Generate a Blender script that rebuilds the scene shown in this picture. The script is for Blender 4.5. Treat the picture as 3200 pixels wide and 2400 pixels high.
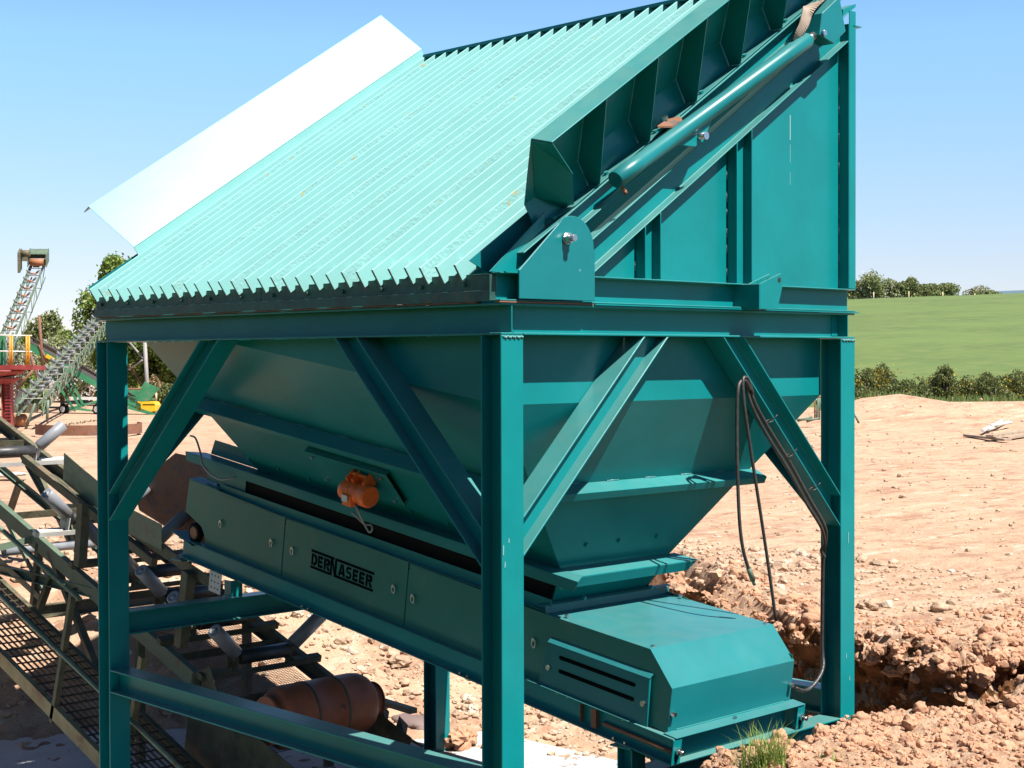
import bpy, math, random
from mathutils import Vector as V, noise, Matrix
random.seed(7)
for o in list(bpy.data.objects): bpy.data.objects.remove(o)
S = bpy.context.scene; COL = S.collection
# ------------------------------------------------------------------ camera
CAM = V((-6.1607, -6.5324, -0.1347)); YAW, PIT, ROL, FPX = 0.8077, -0.01713, -0.003, 4807.0
FW = V((math.cos(PIT)*math.cos(YAW), math.cos(PIT)*math.sin(YAW), math.sin(PIT)))
R0 = FW.cross(V((0,0,1))).normalized(); U0 = R0.cross(FW)
RT = R0*math.cos(ROL)+U0*math.sin(ROL); UP = U0*math.cos(ROL)-R0*math.sin(ROL)
cd = bpy.data.cameras.new('camera'); cam = bpy.data.objects.new('camera', cd); COL.objects.link(cam)
cd.sensor_width = 36; cd.lens = FPX/3200*36; cd.clip_start = .1; cd.clip_end = 8000
m = Matrix.Identity(4)
for i in range(3): m[i][0], m[i][1], m[i][2], m[i][3] = RT[i], UP[i], -FW[i], CAM[i]
cam.matrix_world = m; S.camera = cam
# ------------------------------------------------------------------ light
SUN = V((.06, -.53, .85)).normalized()
W = bpy.data.worlds.new('World'); S.world = W; W.use_nodes = True
nt = W.node_tree; sky = nt.nodes.new('ShaderNodeTexSky'); sky.sky_type = 'NISHITA'; sky.sun_disc = False
sky.sun_elevation = math.asin(SUN.z); sky.sun_rotation = math.atan2(SUN.x, SUN.y)
sky.air_density = 1.0; sky.dust_density = 0.1; sky.ozone_density = 3.0; sky.altitude = 300
bg = nt.nodes['Background']; bg.inputs['Strength'].default_value = .15
_tc = nt.nodes.new('ShaderNodeTexCoord'); _sp = nt.nodes.new('ShaderNodeSeparateXYZ'); _rp = nt.nodes.new('ShaderNodeValToRGB'); _mx = nt.nodes.new('ShaderNodeMix')
nt.links.new(_tc.outputs['Generated'], _sp.inputs[0]); nt.links.new(_sp.outputs['Z'], _rp.inputs[0])
for _i, (_p, _c) in enumerate([(0, (.33,.325,.42)), (.06, (.385,.36,.41)), (.12, (.415,.43,.46)), (.20, (.44,.53,.60)), (.38, (.30,.34,.40)), (.62, (.10,.11,.13))]):
    _e = _rp.color_ramp.elements[_i] if _i < 2 else _rp.color_ramp.elements.new(_p); _e.position = _p; _e.color = (*_c, 1)
_mx.data_type = 'RGBA'; _mx.blend_type = 'MULTIPLY'; _mx.inputs['Factor'].default_value = 1
nt.links.new(sky.outputs[0], _mx.inputs['A']); nt.links.new(_rp.outputs[0], _mx.inputs['B']); nt.links.new(_mx.outputs['Result'], bg.inputs['Color'])
sl = bpy.data.lights.new('sun', 'SUN'); sl.energy = 4.6; sl.angle = math.radians(.5); sl.color = (1, .955, .88)
so = bpy.data.objects.new('sun', sl); COL.objects.link(so); so.rotation_euler = SUN.to_track_quat('Z', 'Y').to_euler()
S.view_settings.view_transform = 'Standard'; S.view_settings.look = 'None'; S.view_settings.exposure = 1.25; S.view_settings.gamma = 1
S.render.engine = 'CYCLES'
# ------------------------------------------------------------------ helpers
def at(a, b, x=None, y=None, z=None, d=None):
    """the point of the scene seen at photo pixel (a, b) on a plane of known x, y, z or at a known depth"""
    D = FW + RT*((a-1600)/FPX) - UP*((b-1200)/FPX)
    if x is not None: t = (x-CAM.x)/D.x
    elif y is not None: t = (y-CAM.y)/D.y
    elif z is not None: t = (z-CAM.z)/D.z
    else: t = d
    return CAM + D*t
class MB:
    def __init__(s): s.v = []; s.f = []; s.sm = []; s.ch = []
    def add(s, vs, fs, smooth=False):
        o = len(s.v); s.ch.append((o, len(s.f))); s.v += [tuple(p) for p in vs]
        for f in fs: s.f.append([i+o for i in f]); s.sm.append(smooth)
    def box(s, a, b):
        x0,y0,z0 = a; x1,y1,z1 = b
        s.add([(x0,y0,z0),(x1,y0,z0),(x1,y1,z0),(x0,y1,z0),(x0,y0,z1),(x1,y0,z1),(x1,y1,z1),(x0,y1,z1)],
              [(0,3,2,1),(4,5,6,7),(0,1,5,4),(1,2,6,5),(2,3,7,6),(3,0,4,7)])
    def obox(s, c, ax, ay, az):
        c = V(c); ax, ay, az = V(ax), V(ay), V(az)
        vs = [c+ax*i+ay*j+az*k for k in (-1,1) for i,j in ((-1,-1),(1,-1),(1,1),(-1,1))]
        s.add(vs, [(0,3,2,1),(4,5,6,7),(0,1,5,4),(1,2,6,5),(2,3,7,6),(3,0,4,7)])
    def slab(s, poly, th):
        """flat polygon given a thickness vector"""
        th = V(th); n = len(poly); P = [V(p) for p in poly]
        s.add(P+[p+th for p in P], [tuple(range(n))[::-1], tuple(range(n, 2*n))]+[(i,(i+1)%n,(i+1)%n+n,i+n) for i in range(n)])
    def extr(s, prof, A, B, U, Wd, nA=None, nB=None, smooth=False):
        A, B, U, Wd = V(A), V(B), V(U).normalized(), V(Wd).normalized(); D = (B-A).normalized()
        nA = V(nA) if nA is not None else D; nB = V(nB) if nB is not None else D
        n = len(prof); ra, rb = [], []
        for u, w in prof:
            o = U*u+Wd*w
            ra.append(A+o-D*(o.dot(nA)/D.dot(nA))); rb.append(B+o-D*(o.dot(nB)/D.dot(nB)))
        s.add(ra+rb, [tuple(range(n))[::-1], tuple(range(n, 2*n))])
        k = len(s.v)-2*n
        for i in range(n): s.f.append([k+i, k+(i+1)%n, k+(i+1)%n+n, k+i+n]); s.sm.append(smooth)
    def cyl(s, A, B, r, n=20, r2=None):
        A, B = V(A), V(B); D = (B-A).normalized(); X = D.orthogonal().normalized(); Y = D.cross(X); r2 = r if r2 is None else r2
        a = [A+(X*math.cos(t)+Y*math.sin(t))*r for t in [2*math.pi*i/n for i in range(n)]]
        b = [B+(X*math.cos(t)+Y*math.sin(t))*r2 for t in [2*math.pi*i/n for i in range(n)]]
        s.add(a+b, [tuple(range(n))[::-1], tuple(range(n, 2*n))]); k = len(s.v)-2*n
        for i in range(n): s.f.append([k+i, k+(i+1)%n, k+(i+1)%n+n, k+i+n]); s.sm.append(True)
    def lathe(s, A, B, prof, n=32):
        """prof: (distance along A->B, radius)"""
        A, B = V(A), V(B); D = (B-A).normalized(); X = D.orthogonal().normalized(); Y = D.cross(X); k = len(s.v)
        for t, r in prof:
            for i in range(n):
                a = 2*math.pi*i/n; s.v.append(tuple(A+D*t+(X*math.cos(a)+Y*math.sin(a))*r))
        for j in range(len(prof)-1):
            for i in range(n):
                i2 = (i+1)%n; s.f.append([k+j*n+i, k+j*n+i2, k+j*n+n+i2, k+j*n+n+i]); s.sm.append(True)
        s.f.append([k+i for i in range(n)][::-1]); s.sm.append(False)
        s.f.append([k+(len(prof)-1)*n+i for i in range(n)]); s.sm.append(False)
    def tube(s, pts, r, n=8, closed=False):
        P = [V(p) for p in pts]; k = len(s.v); X = None; m_ = len(P)
        for j, p in enumerate(P):
            T = ((P[(j+1)%m_] if (closed or j < m_-1) else p)-(P[j-1] if (closed or j > 0) else p)).normalized()
            X = (X-T*X.dot(T)).normalized() if X is not None else T.orthogonal().normalized(); Y = T.cross(X)
            for i in range(n):
                a = 2*math.pi*i/n; s.v.append(tuple(p+(X*math.cos(a)+Y*math.sin(a))*r))
        for j in range(m_ if closed else m_-1):
            for i in range(n):
                i2 = (i+1)%n; j2 = (j+1)%m_; s.f.append([k+j*n+i, k+j*n+i2, k+j2*n+i2, k+j2*n+i]); s.sm.append(True)
        if not closed:
            s.f.append([k+i for i in range(n)][::-1]); s.sm.append(False); s.f.append([k+(m_-1)*n+i for i in range(n)]); s.sm.append(False)
    def hexa(s, P, N, r, h):
        s.cyl(V(P), V(P)+V(N).normalized()*h, r, 6)
        for i in range(1, 7): s.sm[-i] = False
    def build(s, name, mat, parent=None, bev=0):
        me = bpy.data.meshes.new(name); me.from_pydata(s.v, [], s.f); me.polygons.foreach_set('use_smooth', s.sm); me.update()
        if mat: me.materials.append(mat)
        o = bpy.data.objects.new(name, me); COL.objects.link(o)
        if parent:
            o.parent = parent
            o.matrix_parent_inverse = parent_mat(parent).inverted()
        if bev:
            b = o.modifiers.new('bevel', 'BEVEL'); b.width = bev; b.segments = 1; b.limit_method = 'ANGLE'; b.angle_limit = math.radians(50); b.harden_normals = False
        return o
def parent_mat(p):
    m_ = p.matrix_basis.copy()
    if p.parent: m_ = parent_mat(p.parent) @ p.matrix_parent_inverse @ m_
    return m_
def thing(name, label, cat, loc=(0,0,0), group=None):
    o = bpy.data.objects.new(name, None); COL.objects.link(o); o.location = loc; o.empty_display_size = .2
    o['label'] = label; o['category'] = cat
    if group: o['group'] = group
    return o
def tag(o, label=None, cat=None, group=None, kind=None):
    if label: o['label'] = label
    if cat: o['category'] = cat
    if group: o['group'] = group
    if kind: o['kind'] = kind
    return o
def smooth(pts, n=6):
    P = [V(p) for p in pts]; out = []
    for i in range(len(P)-1):
        a, b, c, d = P[max(i-1,0)], P[i], P[i+1], P[min(i+2,len(P)-1)]
        for k in range(n):
            t = k/n; out.append(.5*((2*b)+(c-a)*t+(2*a-5*b+4*c-d)*t*t+(3*b-a-3*c+d)*t**3))
    return out+[P[-1]]
def ss(a, b, x):
    if a == b: return float(x > a)
    t = min(max((x-a)/(b-a), 0), 1); return t*t*(3-2*t)
def I_(w=.18, h=.187, tf=.013, tw=.01):
    a, b, t = h/2, w/2, tw/2
    return [(-a,-b),(-a,b),(-a+tf,b),(-a+tf,t),(a-tf,t),(a-tf,b),(a,b),(a,-b),(a-tf,-b),(a-tf,-t),(-a+tf,-t),(-a+tf,-b)]
def C_(h, w, t=.009):
    """channel: u = depth, w = 0 at the back of the web, legs towards +w"""
    a = h/2
    return [(-a,0),(-a,w),(-a+t,w),(-a+t,t),(a-t,t),(a-t,w),(a,w),(a,0)]
def L_(a, b, t=.008): return [(0,0),(0,b),(t,b),(t,t),(a,t),(a,0)]
# ------------------------------------------------------------------ materials
def mat(name, col, rough=.5, metal=0, var=.12, scale=3.0, bump=0, bscale=40, spec=.5, coat=0, col2=None, mask=None, detail=6, dust=0):
    """procedural paint / steel / soil: base colour with noise variation, optional patches of a second colour, optional bump"""
    M = bpy.data.materials.new(name); M.use_nodes = True; N = M.node_tree.nodes; L = M.node_tree.links
    b = N['Principled BSDF']; b.inputs['Roughness'].default_value = rough; b.inputs['Metallic'].default_value = metal
    b.inputs['Specular IOR Level'].default_value = spec; b.inputs['Coat Weight'].default_value = coat; b.inputs['Coat Roughness'].default_value = .12
    tc = N.new('ShaderNodeTexCoord'); mp = N.new('ShaderNodeMapping'); L.new(tc.outputs['Object'], mp.inputs[0])
    nz = N.new('ShaderNodeTexNoise'); nz.inputs['Scale'].default_value = scale; nz.inputs['Detail'].default_value = detail; nz.inputs['Roughness'].default_value = .6
    L.new(mp.outputs[0], nz.inputs['Vector'])
    rp = N.new('ShaderNodeValToRGB'); e = rp.color_ramp.elements; e[0].position = .3; e[1].position = .7
    e[0].color = (*[c*(1-var) for c in col], 1); e[1].color = (*[min(c*(1+var), 1) for c in col], 1)
    L.new(nz.outputs['Fac'], rp.inputs[0]); out = rp.outputs[0]
    if col2:
        n2 = N.new('ShaderNodeTexNoise'); n2.inputs['Scale'].default_value = mask[0]; n2.inputs['Detail'].default_value = 9; n2.inputs['Roughness'].default_value = .65
        L.new(mp.outputs[0], n2.inputs['Vector'])
        r2 = N.new('ShaderNodeMapRange'); r2.inputs['From Min'].default_value = mask[1]; r2.inputs['From Max'].default_value = mask[2]
        L.new(n2.outputs['Fac'], r2.inputs['Value']); mx = N.new('ShaderNodeMix'); mx.data_type = 'RGBA'
        L.new(r2.outputs[0], mx.inputs['Factor']); L.new(out, mx.inputs['A']); mx.inputs['B'].default_value = (*col2, 1); out = mx.outputs['Result']
    if dust:   # pale dust that has settled on faces that look up
        ge = N.new('ShaderNodeNewGeometry'); sp = N.new('ShaderNodeSeparateXYZ'); L.new(ge.outputs['Normal'], sp.inputs[0])
        d1 = N.new('ShaderNodeMapRange'); d1.inputs['From Min'].default_value = .35; d1.inputs['From Max'].default_value = .95; d1.inputs['To Max'].default_value = dust; L.new(sp.outputs['Z'], d1.inputs['Value'])
        n4 = N.new('ShaderNodeTexNoise'); n4.inputs['Scale'].default_value = 7; n4.inputs['Detail'].default_value = 7; L.new(mp.outputs[0], n4.inputs['Vector'])
        d2 = N.new('ShaderNodeMapRange'); d2.inputs['From Min'].default_value = .3; d2.inputs['From Max'].default_value = .65; d2.inputs['To Min'].default_value = .6; L.new(n4.outputs['Fac'], d2.inputs['Value'])
        d3 = N.new('ShaderNodeMath'); d3.operation = 'MULTIPLY'; L.new(d1.outputs[0], d3.inputs[0]); L.new(d2.outputs[0], d3.inputs[1])
        mx = N.new('ShaderNodeMix'); mx.data_type = 'RGBA'; L.new(d3.outputs[0], mx.inputs['Factor']); L.new(out, mx.inputs['A']); mx.inputs['B'].default_value = (.30,.29,.22,1); out = mx.outputs['Result']
    L.new(out, b.inputs['Base Color'])
    mr = N.new('ShaderNodeMapRange'); mr.inputs['To Min'].default_value = max(rough-.07, .03); mr.inputs['To Max'].default_value = min(rough+.09, 1)
    L.new(nz.outputs['Fac'], mr.inputs['Value']); L.new(mr.outputs[0], b.inputs['Roughness'])
    if bump:
        n3 = N.new('ShaderNodeTexNoise'); n3.inputs['Scale'].default_value = bscale; n3.inputs['Detail'].default_value = 5
        L.new(mp.outputs[0], n3.inputs['Vector']); bp = N.new('ShaderNodeBump'); bp.inputs['Strength'].default_value = bump; bp.inputs['Distance'].default_value = .01
        L.new(n3.outputs['Fac'], bp.inputs['Height']); L.new(bp.outputs[0], b.inputs['Normal'])
    return M
TEAL = (.003, .178, .185)
m_teal = mat('teal_paint', TEAL, .32, spec=.22, dust=.30, var=.10, scale=2.2, bump=.12, bscale=9, coat=.08, col2=(.20,.17,.12), mask=(14,.71,.78))
m_hop = mat('teal_plate', (.003,.168,.175), .32, spec=.26, dust=.15, var=.14, scale=1.3, bump=.22, bscale=3.5, coat=.08, col2=(.12,.16,.13), mask=(7,.70,.80))
m_cover = mat('teal_cover', (.005,.145,.158), .36, spec=.3, dust=.14, var=.10, scale=1.6, bump=.10, bscale=5, coat=.1, col2=(.32,.42,.40), mask=(9,.70,.76))
m_panel = mat('green_teal_panel', (.008,.145,.122), .40, spec=.4, var=.20, scale=1.1, bump=.15, bscale=4, coat=.1, col2=(.08,.15,.11), mask=(2.2,.55,.85))
m_grid = mat('grid_sheen_paint', (.205,.46,.45), .45, var=.05, scale=1.5, bump=.08, bscale=12, coat=.15, col2=(.42,.40,.22), mask=(11,.69,.72))  # glossy sheen of the bars painted in as a lighter base; chips are real
m_gridw = mat('chipped_grid_sheen_paint', (.21,.45,.44), .5, var=.08, scale=2, bump=.5, bscale=40, coat=.1, col2=(.33,.34,.20), mask=(7,.62,.65), detail=9)  # same base lightened for sheen, with real chips
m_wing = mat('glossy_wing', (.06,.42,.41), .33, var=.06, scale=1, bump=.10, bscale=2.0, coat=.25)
m_plate = mat('stained_plate', (.02,.075,.06), .5, var=.5, scale=5, bump=.3, bscale=14, col2=(.14,.08,.04), mask=(6,.58,.75))
m_zinc = mat('zinc_bolt', (.55,.55,.55), .3, metal=1)
m_weld = mat('weld_bead', (.12,.30,.30), .35, metal=.3, bump=.8, bscale=120)
m_rust = mat('rusty_steel', (.20,.085,.045), .75, var=.35, scale=5, bump=.5, bscale=40, col2=(.10,.07,.06), mask=(5,.5,.65))
m_rubber = mat('black_rubber', (.005,.005,.005), .8, spec=.12, var=.3, scale=6, bump=.2, bscale=30)
m_dark = mat('hole_shade', (.012,.016,.015), .8, var=.3)  # near-black for sheets that paint the shade inside holes
m_orange = mat('orange_casting', (.85,.16,.03), .42, var=.15, scale=9, bump=.2, bscale=30)
m_gas = mat('orange_red_paint', (.33,.10,.042), .55, var=.25, scale=5, bump=.2, bscale=30, col2=(.08,.04,.03), mask=(9,.6,.72))
m_hose = mat('hydraulic_hose', (.035,.032,.030), .4, var=.4, scale=20, bump=.3, bscale=90)
m_strap = mat('brown_strap', (.26,.20,.155), .7, var=.2, scale=8)
m_cable = mat('grey_cable', (.30,.30,.27), .5)
m_cover_pale = mat('pale_paint_scuff', (.20,.36,.36), .6)
m_cutout = mat('cutout_black', (.002,.003,.003), .9, var=.1, spec=.05)  # flat black painting the darkness inside cut letters and slots
m_conv = mat('green_steel', (.105,.15,.105), .5, var=.25, scale=5, bump=.3, bscale=30, col2=(.12,.075,.04), mask=(5,.56,.68))
m_convd = mat('muddy_steel', (.085,.085,.05), .7, var=.45, scale=6, bump=.6, bscale=35, col2=(.14,.10,.06), mask=(7,.5,.62))
m_roll = mat('grey_roller', (.21,.22,.24), .35, var=.15, scale=6, coat=.2)
m_rollb = mat('black_roller', (.03,.03,.032), .45, var=.4, scale=12)
m_rollo = mat('rust_roller', (.30,.12,.05), .6, var=.3, scale=9)
m_gpost = mat('grey_post', (.24,.22,.21), .6)
m_galv = mat('white_bracket', (.55,.54,.51), .5, var=.12, scale=8)
m_mesh = mat('mesh_wire', (.06,.05,.045), .6)
m_grate = mat('walkway_grating', (.07,.055,.04), .8, var=.3, scale=9)
m_yrail = mat('ochre_steel', (.24,.20,.10), .6, var=.25, scale=6, bump=.3, col2=(.16,.08,.04), mask=(4,.52,.66))
# ================================================================== SETTING: terrain
def fb(x, y, s, o=4): return noise.fractal(V((x*s, y*s, 3.7)), 1.0, 2.1, o)
DX, DY = 6.34/8.47, 5.62/8.47
def ground_z(x, y, fine=True):
    d1 = x-5.42-.70*max(0, y-1.75)+.25*max(0, y-6)
    d1 += 0
    d1 += .12*fb(x, y, .9)
    wall = 1-ss(-.30-.35*ss(2, 4, y), .06+.3*ss(2, 5, y), d1)
    if y < 1.2: wall = max(wall, 0)
    k = ss(2, 4.5, x); y0 = (8.0-.55*max(min(x,3),-1))*(1-k)+5.3*k; y1 = 11.0*(1-k)+10.5*k
    far = 1-ss(y0, y1, y+.35*fb(x, y, .8))
    left = ss(-6.5, -3.5, x+.4*fb(x, y, .7))
    P = wall*far*left
    z = -2.55-1.42*P
    # trench that runs off to the right in front of the yard edge
    yc = -.55+.13*(x-5)+.10*fb(x, 3, .8); wd = .22*(1-ss(7, 10.0, x))
    if x > 4.6 and wd > .05:
        t = 1-ss(.45*wd, 1.0*wd+.10, abs(y-yc-.08*fb(x, y, 2.)))
        z = min(z, -2.55-t*(1.0*(1-ss(6.0, 10, x))+.05))
    # foreground spoil heap
    s = (x-CAM.x)*DY-(y-CAM.y)*DX
    crest = -.92+.16*fb(x, 5, .9)+.25*ss(2.2, 3.6, x)
    if y < 0.6:
        front = ss(crest+.62, crest-.05, y)
        hm = -2.445-.06*(y+.9)-.30*ss(2.4,3.5,x)*(1-ss(4.2,5.2,x))+.07*fb(x, y, 1.3)-1.65*ss(.45, -.75, s+.15*fb(x, y, 1.1))
        z = z*(1-front)+max(z if False else -3.97, hm)*front
    # spoil bank far right
    q = V((x, y, 0))-CAM; df = q.dot(V((FW.x, FW.y, 0)).normalized()); sd = q.dot(V((R0.x, R0.y, 0)))/max(df, .1)
    if df > 30:
        bk = math.exp(-((df-56-6*sd)/5.0)**2)*ss(.17, .23, sd)
        z += bk*(.70+.3*fb(x, y, .13)+.25*fb(x, y, .5))
    z += 11*ss(-11, -45, x+.15*y)  # unseen grass hill, added to block low sky and deepen shade
    if df > 16: z += .12*fb(x, y, .11)*ss(16, 30, df)
    if fine:
        amp = .06 if P > .02 or y < .4 else .022
        if df < 25: z += .030*fb(x*.35+y*.2, y*1.1-x*.3, 1.1)
        if y < .2: z += .035*abs(fb(x+2, y, 5, 4))+.02*fb(x, y, 17, 3)
        z += amp*fb(x, y, 2.6, 5)+amp*.45*fb(x+5, y-3, 9, 4)
    return z
def axis(a, b, st, lo, hi, gr=1.13):
    xs = [a+i*st for i in range(int((b-a)/st)+1)]
    d = st; x = xs[-1]
    while x < hi: d *= gr; x += d; xs.append(x)
    d = st; x = xs[0]; pre = []
    while x > lo: d *= gr; x -= d; pre.append(x)
    return pre[::-1]+xs
gx = axis(-1.2, 9.0, .05, -2500, 2500); gy = axis(-3.2, 8.5, .05, -2500, 2500, 1.10)
gv = [(x, y, ground_z(x, y)) for y in gy for x in gx]; nx = len(gx)
gf = [(j*nx+i, j*nx+i+1, (j+1)*nx+i+1, (j+1)*nx+i) for j in range(len(gy)-1) for i in range(nx-1)]
g = MB(); g.v = gv; g.f = gf; g.sm = [True]*len(gf)
def ground_mat():
    M = bpy.data.materials.new('red_sandy_soil'); M.use_nodes = True; N = M.node_tree.nodes; L = M.node_tree.links
    b = N['Principled BSDF']; b.inputs['Roughness'].default_value = .95; b.inputs['Specular IOR Level'].default_value = .15
    tc = N.new('ShaderNodeTexCoord')
    def nz(s, d=8, r=.62):
        n = N.new('ShaderNodeTexNoise'); n.inputs['Scale'].default_value = s; n.inputs['Detail'].default_value = d; n.inputs['Roughness'].default_value = r
        L.new(tc.outputs['Object'], n.inputs['Vector']); return n
    def mix(f, a, bb):
        mx = N.new('ShaderNodeMix'); mx.data_type = 'RGBA'; L.new(f, mx.inputs['Factor'])
        for k, c in (('A', a), ('B', bb)):
            if isinstance(c, tuple): mx.inputs[k].default_value = (*c, 1)
            else: L.new(c, mx.inputs[k])
        return mx.outputs['Result']
    def rng(n, a, c):
        r = N.new('ShaderNodeMapRange'); r.inputs['From Min'].default_value = a; r.inputs['From Max'].default_value = c; L.new(n.outputs['Fac'], r.inputs['Value']); return r.outputs[0]
    def trk(s, st, ang, a, b_):
        # long streaks left by wheels and a blade
        mp = N.new('ShaderNodeMapping'); mp.inputs['Rotation'].default_value = (0, 0, ang); mp.inputs['Scale'].default_value = (s/st*2, s, s); L.new(tc.outputs['Object'], mp.inputs[0])
        n = N.new('ShaderNodeTexNoise'); n.inputs['Scale'].default_value = 1; n.inputs['Detail'].default_value = 8; n.inputs['Roughness'].default_value = .65; L.new(mp.outputs[0], n.inputs['Vector']); return rng(n, a, b_)
    c = mix(rng(nz(.35, 5), .38, .62), (.41,.248,.163), (.48,.318,.215))
    c = mix(rng(nz(5.5), .42, .75), c, (.50,.37,.26)); c = mix(trk(1.6, 6, .32, .54, .62), c, (.33,.195,.13)); c = mix(trk(3.5, 9, -.5, .56, .66), c, (.53,.42,.32)); c = mix(trk(5.0, 8, .9, .58, .64), c, (.29,.17,.11))
    c = mix(rng(nz(2.1, 9, .7), .53, .68), c, (.30,.165,.105)); c = mix(rng(nz(11, 9, .75), .56, .66), c, (.27,.16,.105)); c = mix(rng(nz(75, 3), .56, .70), c, (.24,.14,.09))
    c = mix(rng(nz(42, 4), .60, .70), c, (.48,.39,.30))
    c = mix(rng(nz(23, 5), .62, .72), c, (.17,.09,.05))
    # faces of the cut: darker brown where the ground stands steep
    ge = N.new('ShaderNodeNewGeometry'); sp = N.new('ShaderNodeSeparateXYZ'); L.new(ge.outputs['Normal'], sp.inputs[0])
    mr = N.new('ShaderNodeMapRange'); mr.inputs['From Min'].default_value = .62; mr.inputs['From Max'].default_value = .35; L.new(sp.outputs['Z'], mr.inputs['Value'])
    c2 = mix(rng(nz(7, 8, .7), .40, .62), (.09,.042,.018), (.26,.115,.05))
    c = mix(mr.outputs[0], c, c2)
    sx = N.new('ShaderNodeSeparateXYZ'); L.new(tc.outputs['Object'], sx.inputs[0])  # ground out of view tinted grass green, added to cut bounce light
    m1 = N.new('ShaderNodeMapRange'); m1.inputs['From Min'].default_value = -1.9; m1.inputs['From Max'].default_value = -2.6; L.new(sx.outputs['X'], m1.inputs['Value'])
    m2 = N.new('ShaderNodeMapRange'); m2.inputs['From Min'].default_value = 17; m2.inputs['From Max'].default_value = 14; L.new(sx.outputs['Y'], m2.inputs['Value'])
    m3 = N.new('ShaderNodeMath'); m3.operation = 'MULTIPLY'; L.new(m1.outputs[0], m3.inputs[0]); L.new(m2.outputs[0], m3.inputs[1])
    c3 = mix(rng(nz(9, 6), .4, .6), (.030,.055,.014), (.065,.085,.025)); c = mix(m3.outputs[0], c, c3); m4 = N.new('ShaderNodeMapRange'); m4.inputs['From Min'].default_value = -9; m4.inputs['From Max'].default_value = -11; L.new(sx.outputs['X'], m4.inputs['Value']); c = mix(m4.outputs[0], c, c3); m5 = N.new('ShaderNodeMapRange'); m5.inputs['From Min'].default_value = -3.1; m5.inputs['From Max'].default_value = -3.9; L.new(sx.outputs['Y'], m5.inputs['Value']); c = mix(m5.outputs[0], c, c3)
    L.new(c, b.inputs['Base Color'])
    bp = N.new('ShaderNodeBump'); bp.inputs['Strength'].default_value = .8; bp.inputs['Distance'].default_value = .05
    a1 = nz(14, 9, .7); L.new(a1.outputs['Fac'], bp.inputs['Height']); L.new(bp.outputs[0], b.inputs['Normal'])
    return M
m_soil = ground_mat()
tag(g.build('ground', m_soil), kind='structure')
pth = smooth([(10.5,.15,0),(8.2,-.02,0),(6.6,-.20,0),(5.75,-.30,0),(5.35,-.28,0),(5.02,-.30,0),(4.80,-.16,0),(4.88,.06,0),(5.02,.35,0),(5.00,.8,0),(4.92,1.3,0),(5.0,1.8,0),(5.42,2.5,0),(6.0,3.3,0),(6.8,4.4,0)], 26)
cb_ = MB(); NR = 46; vs_ = []
for i, p in enumerate(pth):
    T = (pth[min(i+1, len(pth)-1)]-pth[max(i-1, 0)]).normalized(); nn_ = V((T.y, -T.x, 0)); nn_ = nn_ if nn_.dot(V((-1,-.6,0))) > 0 else -nn_
    dp = 1.5*(1-ss(5.4, 9.5, p.x) if p.y < .5 else 1-.75*ss(2.2, 4.2, p.y)); rim = -2.50+.05*fb(p.x, p.y, 1.7)
    for j in range(NR):
        t = j/(NR-10)
        if t <= 1:
            q = p+nn_*(.55*(1-t)**2.2+.02+.10*math.exp(-((t-.93)/.09)**2)); q = V((q.x, q.y, rim-dp*(1-t)))
            k = .20*fb(q.x*1.0+q.z, q.y+q.z*.6, 1.6, 3)+.085*noise.noise(q*4.3)+.050*noise.noise(q*10.5)+.045*noise.noise(q*23)
            q = q+nn_*k+V((0,0,.05*noise.noise(q*8+V((5,5,5)))*(1 if t > .05 else 0)))
        else:
            u = (t-1)/.25; q = p+nn_*(.06*(1-u)-.62*u); q = V((q.x, q.y, (rim+.015)*(1-u)+(ground_z(q.x, q.y)-.02)*u+.03*noise.noise(V((q.x*7, q.y*7, 1)))*(1-u)))
        vs_.append(q)
cb_.v = [tuple(q) for q in vs_]; cb_.f = [(i*NR+j, (i+1)*NR+j, (i+1)*NR+j+1, i*NR+j+1) for i in range(len(pth)-1) for j in range(NR-1)]; cb_.sm = [False]*len(cb_.f)
tag(cb_.build('ground_cut', m_soil), kind='structure')
# concrete slab in the bottom of the pit
sb = MB(); sb.slab([(-1.4,1.6,-3.965),(4.55,1.9,-3.965),(4.4,4.9,-3.965),(3.0,5.3,-3.965),(2.5,6.9,-3.965),(1.6,7.7,-3.965),(.6,8.2,-3.965),(-2.2,8.8,-3.965)], (0,0,.045))
m_conc = mat('pale_concrete', (.42,.42,.42), .85, var=.12, scale=3, bump=.3, bscale=20, col2=(.20,.14,.11), mask=(7,.60,.64))
tag(sb.build('concrete_slab', m_conc), kind='structure')
# grass field on the hill to the right, behind the hedge
fv, ff = [], []; NA, ND = 60, 70
fh = V((FW.x, FW.y, 0)).normalized(); rh = V((R0.x, R0.y, 0))
for j in range(ND):
    for i in range(NA):
        t = j/(ND-1); d = 64+430*t**1.5; a = .02+.55*i/(NA-1)
        p = CAM+fh*d+rh*(d*a)
        top = 10.3+1.4*(a-.2)+.3*fb(p.x, p.y, .01)
        zz = -3.2+(top+3.2)*ss(-.30, 1, min((d-66)/190, 1)) if d > 66 else -3.2
        zz = -3.0+(min(d, 250)-64)*(.0652+.0056*(a-.218)/.115)+.25*fb(p.x, p.y, .02) - (0 if d < 250 else (d-250)*.03)
        if j == 0: zz = -4
        zz -= 9*ss(.10, .03, a)
        fv.append((p.x, p.y, zz))
for j in range(ND-1):
    for i in range(NA-1): ff.append((j*NA+i, j*NA+i+1, (j+1)*NA+i+1, (j+1)*NA+i))
fm = MB(); fm.v = fv; fm.f = ff; fm.sm = [True]*len(ff)
m_field = mat('young_crop_green', (.080,.125,.026), .9, var=.22, scale=.09, bump=.5, bscale=2.5, col2=(.11,.145,.034), mask=(.6,.45,.65), detail=9)
tag(fm.build('field_hill', m_field), kind='structure')
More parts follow.
